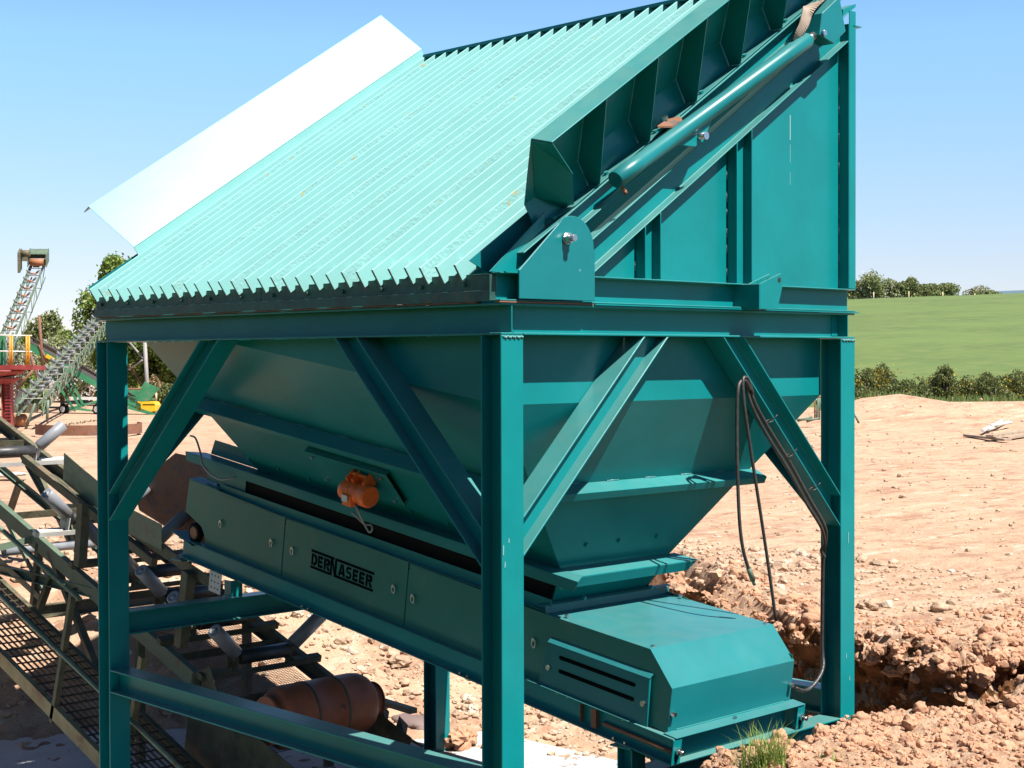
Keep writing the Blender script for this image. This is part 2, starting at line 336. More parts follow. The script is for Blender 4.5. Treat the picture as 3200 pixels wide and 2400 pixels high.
# far wooded ridge on the horizon, its haze painted in as blue
rv, rf = [], []
for i in range(60):
    a = -.5+1.2*i/59; p = CAM+fh*2300+rh*(2300*a); hz = 96+14*fb(i*.13, 2, 1)-60*ss(.33, .1, a)
    p2 = CAM+fh*3000+rh*(3000*a)
    rv += [(p.x, p.y, -30), (p.x+20*fh.x, p.y+20*fh.y, hz), (p2.x, p2.y, -30)]
for i in range(59):
    rf += [(3*i, 3*i+3, 3*i+4, 3*i+1), (3*i+1, 3*i+4, 3*i+5, 3*i+2)]
rm = MB(); rm.v = rv; rm.f = rf; rm.sm = [True]*len(rf)
tag(rm.build('distant_hills', mat('hazed_far_woods', (.07,.12,.16), 1, var=.2, scale=.01)), kind='structure')
# ================================================================== THE HOPPER FEEDER
X, L, w, h = 3.45, 4.586, .18, .187
ZR, ZR2, ZR3 = -2.626, -2.182, -2.815
ex, ey, ez = V((1,0,0)), V((0,1,0)), V((0,0,1))
root = thing('hopper_feeder', 'large teal steel screening hopper on four legs with pale tipping grid and belt feeder', 'hopper feeder', (0, 0, -3.95))
BV = .0025
SPLIT = {'bin_bolt','wing_bolt','plate_bolt','bracket_bolt','cover_bolt','guard_bolt','channel_bolt','bin_skirt','grid_side_plate','skirt_board','rubber_skirt','web_stub','pivot_plate','ram_lug','cross_rod','feeder_belt','corner_stub','packing_strip'}
def part(mb, name, m_, par=None, bev=0, label=None):
    if name in SPLIT and len(mb.ch) > 1:
        for i, (v0, f0) in enumerate(mb.ch):
            v1, f1 = mb.ch[i+1] if i+1 < len(mb.ch) else (len(mb.v), len(mb.f)); q = MB()
            q.v = mb.v[v0:v1]; q.f = [[k-v0 for k in f] for f in mb.f[f0:f1]]; q.sm = mb.sm[f0:f1]; o = q.build(name, m_, par or root, bev)
        return o
    o = mb.build(name, m_, par or root, bev)
    if label: o['label'] = label
    return o
# corner posts
for px, py, zb in ((0,0,-4.05),(X,0,-4.0),(0,L,-4.05),(X,L,-4.05)):
    b = MB(); b.extr(I_(w, w), (px+w/2, py+w/2, zb), (px+w/2, py+w/2, -.002), ey, ex)
    p = part(b, 'corner_post', m_teal, bev=BV)
    if py == 0:   # weld beads at the top of the flange
        b = MB()
        for k in range(14): b.cyl((px+.012+k*.012, -.003, -.012-.006*(k%3)), (px+.018+k*.012, -.003, -.009), .006, 6)
        part(b, 'weld_bead', m_weld, p)
# ring beam
def beam(A, B, name='ring_beam'):
    b = MB(); A, B = V(A), V(B); D = (B-A).normalized(); b.extr(I_(w, h), A, B, ez, ez.cross(D)); return part(b, name, m_teal, bev=BV)
beam((.09, .001, h/2), (.09, L+w-.001, h/2)); beam((X+.09, .001, h/2), (X+.09, L+w-.001, h/2))
beam((.182, .09, h/2), (X-.002, .09, h/2)); beam((.182, L+.09, h/2), (X-.002, L+.09, h/2))
b = MB(); b.box((.097,.083,.02),(.181,.095,.17)); b.box((X+.001,.083,.02),(X+.085,.095,.17)); part(b, 'web_stub', m_teal)
# lower rails
beam((.09, w+.002, ZR-h/2), (.09, L-.002, ZR-h/2), 'lower_rail')
beam((w+.002, L+.09, ZR2-h/2), (X-.002, L+.09, ZR2-h/2), 'lower_rail')
beam((w+.002, .09, ZR3-h/2), (X-.002, .09, ZR3-h/2), 'lower_rail')
beam((X+.09, w+.002, ZR-h/2), (X+.09, L-.002, ZR-h/2), 'lower_rail')
# knee braces: H sections cut flush against post and beam
def brace(T, Bt, plane, ntop=(0,0,1), nside=None):
    b = MB(); T, Bt = V(T), V(Bt); D = (Bt-T).normalized()
    U = D.cross(V(plane)).normalized(); b.extr(I_(.176, .172, .012, .009), T, Bt, U, plane, ntop, nside); return part(b, 'knee_brace', m_teal, bev=BV)
brace((.09, 1.485, -.002), (.09, .182, -1.262), ex, nside=ey)
brace((.09, 3.115, -.002), (.09, L-.002, -1.32), ex, nside=ey)
brace((1.385, .09, -.002), (.182, .09, -1.197), ey, nside=ex)
br = brace((2.19, .09, -.002), (X-.002, .09, -1.27), ey, nside=ex)
brace((X+.09, 1.485, -.002), (X+.09, .182, -1.262), ex, nside=ey)
brace((X+.09, 3.115, -.002), (X+.09, L-.002, -1.32), ex, nside=ey)
brace((1.385, L+.09, -.002), (.182, L+.09, -1.197), ey, nside=ex)
brace((2.19, L+.09, -.002), (X-.002, L+.09, -1.27), ey, nside=ex)
# upper frame channels, open side outwards
for s_, yy in ((1, -.006), (-1, L+w+.006)):
    b = MB(); yb = yy+s_*.082
    b.extr(C_(.168, .082), (-.012 if s_ == 1 else 0, yb, .283), (3.632, yb, .283), ez, (0,-s_,0))
    uc = part(b, 'upper_channel', m_teal, bev=BV)
b = MB(); b.box((-.02,-.01,.189),(.78,.03,.197)); b.box((-.02,.2,.189),(.03,4.74,.197)); part(b, 'packing_strip', m_rust); b = MB(); b.box((.79,-.012,.189),(3.67,.03,.197)); part(b, 'packing_plate', m_teal)
# dirty front plate under the bar ends, on the long side
b = MB(); b.box((-.012,.078,.262),(-.002,2.42,.352)); b.box((-.012,2.426,.262),(-.002,4.742,.352)); b.box((-.030,.070,.200),(-.002,4.744,.262)); b.box((-.012,.078,.352),(.10,4.742,.360))
b.box((-.032,.062,.2),(.02,.07,.352))
fp = part(b, 'front_plate', m_plate, bev=.002)
b = MB()
for k in range(12): b.hexa((-.012, .30+k*.395, .30), (-1,0,0), .014, .016)
part(b, 'plate_bolt', m_plate, fp)
# hopper side walls above the frame and the wall at the high side
SL = .6575
def sline(x, c): return SL*x+c
al = V((1,0,SL)).normalized(); up = V((-al.z, 0, al.x))
walls = []
for y0, dy in ((.083, .008), (L+w-.083, -.008)):
    b = MB(); b.slab([(.62, y0, .368), (3.54, y0, .368), (3.54, y0, sline(3.54, -.03)), (.62, y0, sline(.62,-.03))], (0, dy, 0))
    walls.append(part(b, 'side_wall', m_hop))
b = MB(); b.box((3.548,.09,.2),(3.558,L+w-.09,2.72)); walls.append(part(b, 'end_wall', m_hop))
for yy, s_ in ((-.006, 1), (L+w+.006, -1)):
    b = MB(); yb = yy+s_*.082
    b.extr(C_(.184, .082), V((.60, yb, sline(.60,-.022))), V((3.536, yb, sline(3.536,-.022))), up, (0,-s_,0), (1,0,0), (1,0,0))
    part(b, 'sloping_channel', m_teal, bev=BV)
    for x0, x1 in ((2.21, 2.383), (1.266, 1.424)):
        b = MB(); zt = sline((x0+x1)/2, -.136)
        b.extr(C_(x1-x0, .080), ((x0+x1)/2, yb, .370), ((x0+x1)/2, yb, zt), ex, (0,-s_,0), ez, up)
        part(b, 'wall_stiffener', m_teal, bev=BV)
    b = MB(); b.box((3.541, min(yy, yy+s_*.09), .370), (3.549, max(yy, yy+s_*.09), 2.33)); b.box((3.549, min(yy, yy+s_*.008), .370), (3.632, max(yy, yy+s_*.008), 2.43))
    part(b, 'corner_angle', m_teal, bev=BV)
b = MB(); b.box((3.560,.0,2.66),(3.60,L+w,2.78)); b.box((3.43,.10,2.735),(3.56,L+w-.03,2.765)); part(b, 'top_rail', m_teal, bev=BV)
# weld runs along the wall plates
b = MB(); rr = random.Random(3)
z = .40
while z < 2.0: l = rr.uniform(.03, .12); b.cyl((3.538, .078, z), (3.538, .078, z+l), .004, 6); z += l+rr.uniform(.03, .2)
for x0 in (2.205, 1.261):
    z = .42
    while z < sline(x0, -.3): l = rr.uniform(.03, .08); b.cyl((x0, .079, z), (x0, .079, z+l), .004, 6); z += l+rr.uniform(.04, .12)
part(b, 'weld_run', m_weld, walls[0])
b = MB(); b.box((2.929,.0815,1.42),(2.939,.0825,1.60)); b.box((2.932,.0815,1.26),(2.936,.0825,1.39)); b.box((2.931,.0815,1.10),(2.935,.0825,1.19)); part(b, 'paint_run', m_cover_pale, walls[0])
for px_, py_, l_ in ((1573,1720,.10),(1578,1765,.05),(1590,1690,.03),(2651,1680,.16),(2645,2050,.05),(2655,2120,.04),(2634,2268,.0)):
    P = at(px_, py_, y=-.0022); b = MB(); b.obox(P, (.0035,0,.0), (0,.0012,0), (.001,0,.006+l_*.22)); part(b, 'paint_chip', m_cover_pale)
# the bin below the frame: straight skirt, then four sloping plates down to a long slot over the feeder belt
yA, yB = .182, L-.01; xA, xB = .184, X-.004
def zb(y): return -.42+.1365*(y-yA)
def zs(y): return -1.565+.137*(y-.75)
xs0, xs1, ys0, ys1 = 1.25, 2.40, .75, 4.32
b = MB()
def plate(b, pts, t=.008):
    P = [V(p) for p in pts]; n = (P[1]-P[0]).cross(P[2]-P[0]).normalized(); b.slab(P, n*t)
ye = 3.26
plate(b, [(xA,yA,-.001),(xA,yA,zb(yA)),(xA,ye,-.001)][::-1])
plate(b, [(xB,yA,-.001),(xB,yA,zb(yA)),(xB,ye,-.001)])
hb = part(b, 'bin_skirt', m_hop)
b = MB(); sl_ = (zs(ys0)-zb(ys0))/(xs0-xA)
xt = xA+(zb(yB)-0)/(-sl_)
plate(b, [(xA,yA,zb(yA)),(xA,ye,-.001),(xt,yB,-.001),(xs0,ys1,zs(ys1)),(xs0,ys0,zs(ys0))][::-1]); part(b, 'bin_slope_plate', m_hop, hb)
b = MB(); mx_ = 3.63
plate(b, [(mx_-xA,yA,zb(yA)),(mx_-xA,ye,-.001),(mx_-xt,yB,-.001),(mx_-xs0,ys1,zs(ys1)),(mx_-xs0,ys0,zs(ys0))]); part(b, 'bin_slope_plate', m_hop, hb)
b = MB(); plate(b, [(xA,yA,-.001),(xB,yA,-.001),(xB,yA,zb(yA)),(xA,yA,zb(yA))]); plate(b, [(xA,yA,zb(yA)),(xB,yA,zb(yA)),(xs1-.02,ys0,zs(ys0)),(xs0,ys0,zs(ys0))]); part(b, 'bin_end_plate', m_hop, hb)
b = MB(); plate(b, [(xt,yB,-.001),(mx_-xt,yB,-.001),(xs1,ys1,zs(ys1)),(xs0,ys1,zs(ys1))][::-1]); part(b, 'bin_end_plate', m_hop, hb)
# stiffening angles round the middle of the bin
nL = V((-1,0,1/sl_)).normalized(); nL = V((sl_,0,-1)).normalized() if False else V((-abs(sl_),0,-1)).normalized()
def pl(x, y): return V((x, y, zb(y)+sl_*(x-xA)))
A, B = pl(.70, .47), pl(.70, 4.45); D = (B-A).normalized(); dn = D.cross(nL).normalized(); dn = dn if dn.z < 0 else -dn
b = MB(); b.extr([(0,0),(0,.125),(.055,.125),(.055,.117),(.008,.117),(.008,0)], A+nL*.002, B+nL*.002, dn, nL); part(b, 'bin_stiffener', m_hop, hb, bev=.002)
te = .47; yq = yA+te*(ys0-yA); zq = zb(yA)+te*(zs(ys0)-zb(yA)); nE = V((0, zs(ys0)-zb(yA), -(ys0-yA))).normalized(); nE = nE if nE.y < 0 else -nE
dE = V((0, ys0-yA, zs(ys0)-zb(yA))).normalized()
b = MB(); b.extr([(0,0),(0,.125),(.055,.125),(.055,.117),(.008,.117),(.008,0)], V((.62,yq,zq))+nE*.002, V((3.0,yq,zq))+nE*.002, dE, nE); part(b, 'bin_stiffener', m_hop, hb, bev=.002)
# bolts on the plates
b = MB()
for k in range(9):
    y = .95+k*.42; b.hexa((xs0-.09, y, zs(y)+.10+.0), nL, .014, .02)
for x in (1.42, 1.75, 2.15): b.hexa((x, ys0-.075, zs(ys0)+.16), nE, .015, .02)
for x in (1.5, 2.2): b.hexa((x, ys0+.02, zs(ys0)-.22), nE, .015, .02)
part(b, 'bin_bolt', m_teal, hb)
# weld marks (short scratches of bead) along bin stiffener
b = MB()
for k in range(7):
    P = pl(.70, .8+k*.52)-dn*.004; b.cyl(P+nL*.006, P+nL*.006+D*.10, .004, 6)
for k in range(5):
    P = V((1.0+k*.38, yq, zq))-dE*.004+nE*.006; b.cyl(P, P+ex*.12, .004, 6)
part(b, 'weld_run', m_weld, hb)
# flange and rubber skirt round the slot
ef = V((0, 1, .137)).normalized(); nf = V((0, -.137, 1)).normalized()
def F(x, e, n): return V((x, -.32, -2.68))+V((0, .9907, .136))*e+V((0, -.136, .9907))*n
b = MB(); NF = .955
b.slab([F(1.25,1.0,NF),F(1.10,.90,NF),F(1.10,5.72,NF),F(1.25,5.62,NF)], nf*.007)
b.slab([F(1.10,.90,NF),F(1.10,5.72,NF),F(1.10,5.70,NF-.07),F(1.10,.93,NF-.07)], (.007,0,0))
part(b, 'skirt_flange', m_hop, hb, bev=.0015)
b = MB(); b.slab([F(1.252,4.3,NF+.01),F(1.252,5.55,NF+.01),F(1.252,5.50,NF+.14),F(1.252,4.3,NF+.14)], (.008,0,0)); b.slab([F(2.392,4.3,NF+.01),F(2.392,5.55,NF+.01),F(2.392,5.50,NF+.14),F(2.392,4.3,NF+.14)], (.008,0,0))
b.slab([F(1.262,5.0,.72),F(1.262,5.6,.72),F(1.262,5.6,NF-.01),F(1.262,5.0,NF-.01)], (.008,0,0))
part(b, 'skirt_board', m_hop, hb)
b = MB()
for xx in (1.272, 2.37): b.slab([F(xx,1.42,.60),F(xx,5.45,.60),F(xx,5.45,NF-.004),F(xx,1.25,NF-.004)], (.012,0,0))
part(b, 'rubber_skirt', m_rubber, hb)
y0 = ys0; z0 = zs(y0)
b = MB()
b.slab([(1.24,y0-.02,z0),(2.42,y0-.02,z0),(2.52,y0-.15,z0-.045),(1.10,y0-.15,z0-.045)], (0,.002,.007))
b.slab([(2.52,y0-.15,z0-.046),(1.10,y0-.15,z0-.046),(1.12,y0-.12,z0-.115),(2.44,y0-.12,z0-.115)], (0,.007,0))
part(b, 'skirt_flange', m_hop, hb, bev=.0015)
b = MB(); b.slab([(1.255,y0-.01,z0-.01),(2.385,y0-.01,z0-.01),(2.26,y0+.20,z0-.33),(1.34,y0+.20,z0-.33)], (0,.008,.004))
part(b, 'lower_chute', m_hop, hb)
# ---------------------------------------------------------------- tipping grid
def G(s, y, u): return V((al.x*s, y, .37+al.z*s))+up*u
m_barend = mat('worn_bar_end', (.10,.085,.06), .7, var=.3, scale=9)
ys = [.294+k*(4.70-.294)/28 for k in range(29)]
cb = .094   # bar tops sit this far above the channel line (measured square to the slope)
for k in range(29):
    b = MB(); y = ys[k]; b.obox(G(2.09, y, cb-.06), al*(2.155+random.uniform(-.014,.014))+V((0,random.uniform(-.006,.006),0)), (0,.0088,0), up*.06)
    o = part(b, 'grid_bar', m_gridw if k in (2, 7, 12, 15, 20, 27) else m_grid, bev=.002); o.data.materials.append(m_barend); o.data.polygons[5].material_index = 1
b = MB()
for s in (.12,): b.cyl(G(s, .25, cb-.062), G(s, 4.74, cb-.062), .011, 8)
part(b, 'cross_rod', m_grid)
for y0_, s_ in ((-.0, 1), (L+w, -1)):
    b = MB(); yb = y0_+s_*.07
    b.extr(C_(.125, .07), G(.22, yb, -.066), G(4.12, yb, -.066), up, (0,-s_,0)); part(b, 'grid_frame_channel', m_teal, bev=BV)
b = MB(); b.slab([G(-.02,.205,cb),G(4.1,.205,cb),G(4.1,.205,-.12),G(.12,.205,-.12)], (0,-.008,0)); b.slab([G(-.02,4.76,cb),G(4.1,4.76,cb),G(4.1,4.76,-.12),G(.12,4.76,-.12)], (0,.008,0)); part(b, 'grid_side_plate', m_cover)
# near wing, seen from its ribbed back
WP = [(.098, .004), (.098, .185), (-.19, .592)]
b = MB(); s0, s1 = .47, 4.45
for (ya, ua), (yb_, ub) in zip(WP[:-1], WP[1:]):
    n = V((0, 1, 0)) if ya == yb_ else None
    P = [G(s0, ya, ua), G(s1, ya, ua), G(s1, yb_, ub), G(s0, yb_, ub)]; nn = (P[1]-P[0]).cross(P[2]-P[0]).normalized(); b.slab(P, nn*.006*(1 if nn.y > 0 else -1))
wing = part(b, 'wing_plate', m_teal)
b = MB(); b.slab([G(s0,-.19,.592),G(s1,-.19,.592),G(s1,-.335,.552),G(s0,-.335,.552)], up*.007)
b.slab([G(s0,.098,.004),G(s1,.098,.004),G(s1,.01,.004),G(s0+.29,.01,.004)], up*.006); part(b, 'wing_flange', m_teal, wing, bev=.0015)
b = MB(); P = [G(s0,-.185,.585), G(s0,-.33,.548), G(s0+.19,-.36,.30), G(s0+.29,-.0,.012), G(s0+.27,.09,.012), G(s0+.10,.094,.18)]
O_ = V((.063,-.36,1.109)); P[1] = G(s0+.005,-.33,.545)
P[2] = at(1600+828/4.366, 300+1065/4.366, y=-.16); P[3] = at(1600+850/4.366, 300+1490/4.366, y=.0)+up*.006
for tri in ((0,1,2),(0,2,5),(5,2,3),(5,3,4)):
    q = [P[i] for i in tri]; n = (q[1]-q[0]).cross(q[2]-q[0]).normalized(); b.slab(q, n*.005)
part(b, 'wing_rib', m_teal, wing)
for k in range(6):
    s = 1.016+.562*k; b = MB()
    b.slab([G(s,-.002,.012), G(s,.09,.012), G(s,.092,.183), G(s,-.186,.580), G(s,-.33,.545)], al*.006); part(b, 'wing_rib', m_teal, wing)
b = MB()
for k in range(7):
    s = .60+.56*k; b.hexa(G(s,.05,.010), up, .017, .018)
part(b, 'wing_bolt', m_teal, wing)
# far wing: its smooth face throws the sun back
yw = 4.714; b = MB(); WQ = [(yw, .0), (yw, .165), (yw+.335, .575)]; t0, t1 = .49, 4.19
for (ya, ua), (yb_, ub) in zip(WQ[1:-1], WQ[2:]):
    P = [G(t0, ya, ua), G(t1, ya, ua), G(t1, yb_, ub), G(t0, yb_, ub)]; nn = (P[1]-P[0]).cross(P[2]-P[0]).normalized(); b.slab(P, nn*.006*(-1 if nn.y < 0 else 1)*-1)
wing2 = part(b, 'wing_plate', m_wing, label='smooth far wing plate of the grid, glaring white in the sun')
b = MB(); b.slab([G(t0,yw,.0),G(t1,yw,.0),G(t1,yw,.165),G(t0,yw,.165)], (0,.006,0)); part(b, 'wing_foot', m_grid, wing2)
b = MB(); b.slab([G(t0,yw+.335,.575),G(t1,yw+.335,.575),G(t1,yw+.45,.535),G(t0,yw+.45,.535)], -up*.007); part(b, 'wing_flange', m_teal, wing2)
for k in range(6):
    s = t0+.15+.66*k; b = MB(); b.slab([G(s,yw+.1,.0), G(s,yw+.01,.0), G(s,yw+.01,.165), G(s,yw+.338,.565), G(s,yw+.44,.53)], al*.006); part(b, 'wing_rib', m_teal, wing2)
# ---------------------------------------------------------------- pivot bracket
def arc(cx, cz, r, a0, a1, n=12): return [(cx+r*math.cos(math.radians(a0+(a1-a0)*i/n)), cz+r*math.sin(math.radians(a0+(a1-a0)*i/n))) for i in range(n+1)]
prof = [(.12,.212),(.12,.38),(.455,.672)]+arc(.57,.535,.19,118,0,14)+[(.769,.50),(.769,.212)]
b = MB(); b.slab([(x,-.030,z) for x, z in prof], (0,.014,0)); pv = part(b, 'pivot_plate', m_cover, bev=BV)
b = MB(); b.slab([(-.03,.060,.37),(.42,.060,.74),(.42,.060,.37)], (0,.010,0)); b.slab([(.02,-.02,.362),(.12,-.02,.362),(.12,.06,.362),(.02,.06,.362)],(0,0,.008)); part(b, 'pivot_plate', m_teal)
b = MB(); b.cyl((.515,-.031,.585),(.515,-.044,.585),.036,24); b.hexa((.515,-.044,.585),(0,-1,0),.032,.030); b.cyl((.515,-.074,.585),(.515,-.105,.585),.020,20); part(b, 'pivot_bolt', m_zinc, pv)
# lug bracket for the ram
b = MB(); lug = [(2.275,-.15,.363),(2.30,-.15,.372),(2.512,-.15,.442),(2.545,-.15,.400),(2.472,-.15,.190),(2.275,-.15,.190)]
b.slab(lug, (0,.012,0)); b.slab([(x,-.055,z) for x, _, z in lug], (0,.012,0)); b.box((2.263,-.152,.188),(2.274,.072,.362)); lg = part(b, 'ram_lug', m_teal, bev=BV)
b = MB(); b.cyl((2.49,-.1515,.395),(2.49,-.1525,.395),.017,18); b.cyl((2.49,-.0565,.395),(2.49,-.0575,.395),.017,18); part(b, 'pin_hole', m_dark, lg)
# ---------------------------------------------------------------- hydraulic ram
RA, RB = V((.888,-.09,.960)), V((2.905,-.09,2.108)); RD = (RB-RA).normalized(); RN = RD.cross(ey).normalized(); RN = RN if RN.z > 0 else -RN
b = MB(); b.lathe(RA, RB, [(0,.050),(.004,.056),(.25,.056),(.252,.0555),(1.30,.0555),(1.302,.0565),(1.98,.0565),(2.0,.060),((RB-RA).length-.03,.060),((RB-RA).length,.050)], 36)
ram = part(b, 'ram_cylinder', m_cover)
b = MB(); b.cyl(RA+RD*.04-RN*.05, RA+RD*.04-RN*.095, .012, 10); b.cyl(RA+RD*.045-RN*.09-RD*.0, RA+RD*.045-RN*.115, .016, 6); part(b, 'hose_port', m_rust, ram)
b = MB(); b.cyl(RB, RB+RD*.075, .030, 24); b.cyl(RB+RD*.075, RB+RD*.10, .026, 24, .012); part(b, 'ram_rod', m_zinc, ram)
def c4(a, b_, y): return at(1980+a/4.148, 200+b_/4.148, y=y)
b = MB(); b.slab([c4(575,1045,-.10), c4(1035,690,-.10), c4(905,1000,-.10), c4(800,1072,-.10)], (0,.012,0)); part(b, 'ram_gusset', m_teal, ram, bev=.0015)
P = c4(850,940,-.10); b = MB(); b.cyl(P-ey*.055, P+ey*.06, .022, 22); b.cyl(P-ey*.062, P-ey*.055, .026, 22); part(b, 'gusset_pin', m_zinc, ram)
b = MB(); Q = [c4(315,830,-.06), c4(440,745,.02), c4(610,700,.02), c4(640,745,-.06), c4(500,830,-.085)]
b.slab(Q, up*.016); part(b, 'ram_clamp', m_rust, ram, bev=.002, label='rust brown clamp plate bolted over the ram')
P = c4(430,752,.0)+up*.018; b = MB(); b.hexa(P, up, .022, .022); part(b, 'clamp_bolt', m_zinc, ram)
# ram head housing at the high end and the strap hanging over it
def c2(a, b_, y): return at(2300+a/5.53, b_/5.53, y=y)
hd = [c2(1490,225,-.15), c2(1790,-60,-.15), c2(1900,540,-.15), c2(1690,755,-.15), c2(1445,600,-.15)]
b = MB(); b.slab(hd, (0,.13,0)); hh = part(b, 'ram_head', m_cover, bev=.004)
P = c2(1505,570,-.152); b = MB(); b.cyl(P, P-ey*.02, .020, 20); part(b, 'head_pin', m_zinc, hh)
b = MB(); q = c2(1850,300,.0); b.slab([q, q+V((.16,0,.10)), q+V((.17,0,.125)), q+V((0,0,.06))], (0,.10,0)); b.box((3.60,-.01,2.32),(3.70,.09,2.328)); part(b, 'corner_stub', m_teal)
SPp = [(970,690,-.10),(1020,600,-.12),(1110,440,-.13),(1160,280,-.12),(1200,150,-.10),(1330,40,-.05),(1480,-40,.02),(1560,-120,.08)]
cen = smooth([c2(a+60, b_, y) for a, b_, y in SPp], 5); b = MB()
for i in range(len(cen)-1):
    t0_ = (cen[i+1]-cen[i]).normalized(); sd = al*.5+up*-.1; sd = (sd-t0_*sd.dot(t0_)).normalized()*.042
    b.slab([cen[i]-sd, cen[i]+sd, cen[i+1]+sd, cen[i+1]-sd], t0_.cross(sd).normalized()*.008)
part(b, 'rubber_strap', m_strap, hh, label='grey brown belt strap hanging over the ram head')
# ---------------------------------------------------------------- belt feeder
def poly(b, x, pts, t): b.slab([F(x, e, n) for e, n in pts], (t,0,0))
for pts in ([(2.712,.168),(4.285,.168),(4.285,.657),(2.712,.663)], [(4.300,.168),(5.446,.168),(5.46,.24),(5.53,.32),(5.61,.345),(5.80,.40),(5.768,.697),(4.300,.665)], [(1.10,.168),(2.698,.168),(2.698,.655),(1.10,.642)]):
    b = MB(); poly(b, 1.192, pts, .005); part(b, 'feeder_panel', m_panel, bev=.001)
b = MB(); poly(b, 2.452, [(.1,.18),(5.6,.18),(5.76,.69),(1.1,.66),(.1,.5)], .005); part(b, 'feeder_panel', m_panel)
b = MB(); b.slab([F(1.19,5.30,.69),F(1.19,5.77,.70),F(1.30,5.75,.715),F(1.34,5.30,.70)], nf*.004); b.slab([F(1.192,1.25,.656),F(1.192,5.3,.665),F(1.235,5.3,.665),F(1.235,1.25,.656)], nf*.003); b.slab([F(1.236,1.25,.60),F(1.236,5.35,.60),F(1.236,5.35,.735),F(1.236,1.25,.735)], (.004,0,0)); part(b, 'panel_lip', m_teal); b = MB(); poly(b, 1.199, [(1.3,.15),(5.40,.15),(5.40,.60),(1.3,.60)], .003); part(b, 'inner_side_plate', m_hop)
for xx, s_ in ((1.196, -1), (2.454, 1)):
    b = MB(); b.extr(C_(.172, .062), F(xx, .0, .086), F(xx, 5.79, .086), nf, (s_,0,0)); part(b, 'feeder_channel', m_teal, bev=.002)
# end cross channel, adjusters
b = MB(); b.box((1.26,-.262,-2.66),(2.40,-.255,-2.48)); b.slab([F(1.14,.0,.0),F(2.51,.0,.0),F(2.51,.10,.0),F(1.14,.10,.0)], nf*.006)
part(b, 'end_channel', m_teal, bev=.0015)
for xx in (1.135, 2.435):
    b = MB(); b.slab([F(xx,-.006,.004),F(xx+.082,-.006,.004),F(xx+.082,-.006,.166),F(xx,-.006,.166)], ef*.008); ad = part(b, 'adjuster_plate', m_teal, bev=.0015)
    b = MB(); P = F(xx+.045,-.006,.092); b.hexa(P, -ef, .024, .022); b.cyl(P-ef*.02, P-ef*.05, .013, 14); part(b, 'adjuster_bolt', m_zinc, ad)
    b = MB(); P = F(xx+.042,-.0085,.055); b.slab([P+ex*.014*math.cos(t)+nf*(.014*math.sin(t)+(-.022 if math.sin(t) < 0 else .018)) for t in [2*math.pi*i/16 for i in range(16)]], ef*.002); part(b, 'adjuster_slot', m_dark, ad)
# belt, rollers, bearing
b = MB(); b.slab([F(1.30,.3,.47),F(2.36,.3,.47),F(2.36,5.55,.47),F(1.30,5.55,.47)], nf*.014); b.slab([F(1.30,.3,.19),F(2.36,.3,.19),F(2.36,5.55,.19),F(1.30,5.55,.19)], nf*.014); part(b, 'feeder_belt', m_rubber)
for e in (.30, 5.55):
    b = MB(); b.cyl(F(1.31,e,.337), F(2.35,e,.337), .14, 28); part(b, 'belt_pulley', m_rubber)
b = MB(); P = F(1.17,5.62,.245); b.lathe(P, P+ex*.09, [(.0,.050),(.006,.056),(.012,.060)], 28); hbz = part(b, 'head_bearing', m_rollo, label='round rusty bearing cap at the discharge end')
b = MB(); b.lathe(P+ex*.008, P+ex*.09, [(0,.062),(.001,.080),(.006,.088),(.05,.088)], 28); part(b, 'bearing_housing', m_rubber, hbz)
b = MB(); b.box((1.10,5.30,-1.93),(1.19,5.46,-1.915)); b.slab([F(1.12,5.55,.145),F(1.26,5.55,.145),F(1.26,5.86,.20),F(1.12,5.90,.205)], nf*.008); b.slab([F(1.12,5.78,-.005),F(1.26,5.78,-.005),F(1.26,5.90,-.005)], nf*.006); part(b, 'bearing_bracket', m_cover)
# tail cover
CV = [(1.245,.645),(.300,.662),(.092,.463),(.092,.178)]
b = MB()
for (e0,n0),(e1,n1) in zip(CV[:-1], CV[1:]):
    P = [F(1.186,e0,n0),F(2.468,e0,n0),F(2.468,e1,n1),F(1.186,e1,n1)]; nn = (P[1]-P[0]).cross(P[2]-P[0]).normalized(); b.slab(P, nn*.004)
b.slab([F(1.186,1.245,.645),F(2.468,1.245,.645),F(2.468,1.255,.698),F(1.186,1.255,.698)], ef*.004)
b.slab([F(1.14,1.262,.698),F(2.50,1.262,.698),F(2.50,1.30,.70),F(1.14,1.30,.70)], nf*.004)
b.slab([F(1.15,.096,.178),F(2.51,.096,.178),F(2.51,-.012,.176),F(1.15,-.012,.176)], nf*.004)
tc_ = part(b, 'tail_cover', m_cover, bev=.001)
b = MB(); poly(b, 1.187, [(1.23,.168),(1.245,.645),(.300,.660),(.094,.461),(.094,.178)], .003); part(b, 'cover_side', m_panel, tc_)
b = MB()
for e in (1.10, .33): b.hexa(F(1.24,e,.655), nf, .015, .016)
for e in (1.10, .33): b.hexa(F(2.42,e,.658), nf, .015, .016)
for x_, n_ in ((1.205,.30),(2.44,.30)): b.hexa(F(x_,.088,n_), -ef, .016, .03)
b.hexa(F(1.80,.04,.184), nf, .013, .012)
part(b, 'cover_bolt', m_zinc, tc_)
GP = [(1.225,.168),(1.172,.470),(.262,.482),(.241,.172)]
b = MB(); poly(b, 1.158, GP, .004); b.slab([F(1.158,1.176,.470),F(1.158,.255,.482),F(1.186,.248,.515),F(1.186,1.172,.503)], up*.003)
b.slab([F(1.158,.241,.172),F(1.158,.262,.482),F(1.186,.262,.482),F(1.186,.241,.172)], ef*.003); b.slab([F(1.158,1.225,.168),F(1.158,.241,.172),F(1.186,.241,.172),F(1.186,1.225,.168)], nf*.003)
gp = part(b, 'slotted_guard', m_cover, bev=.001)
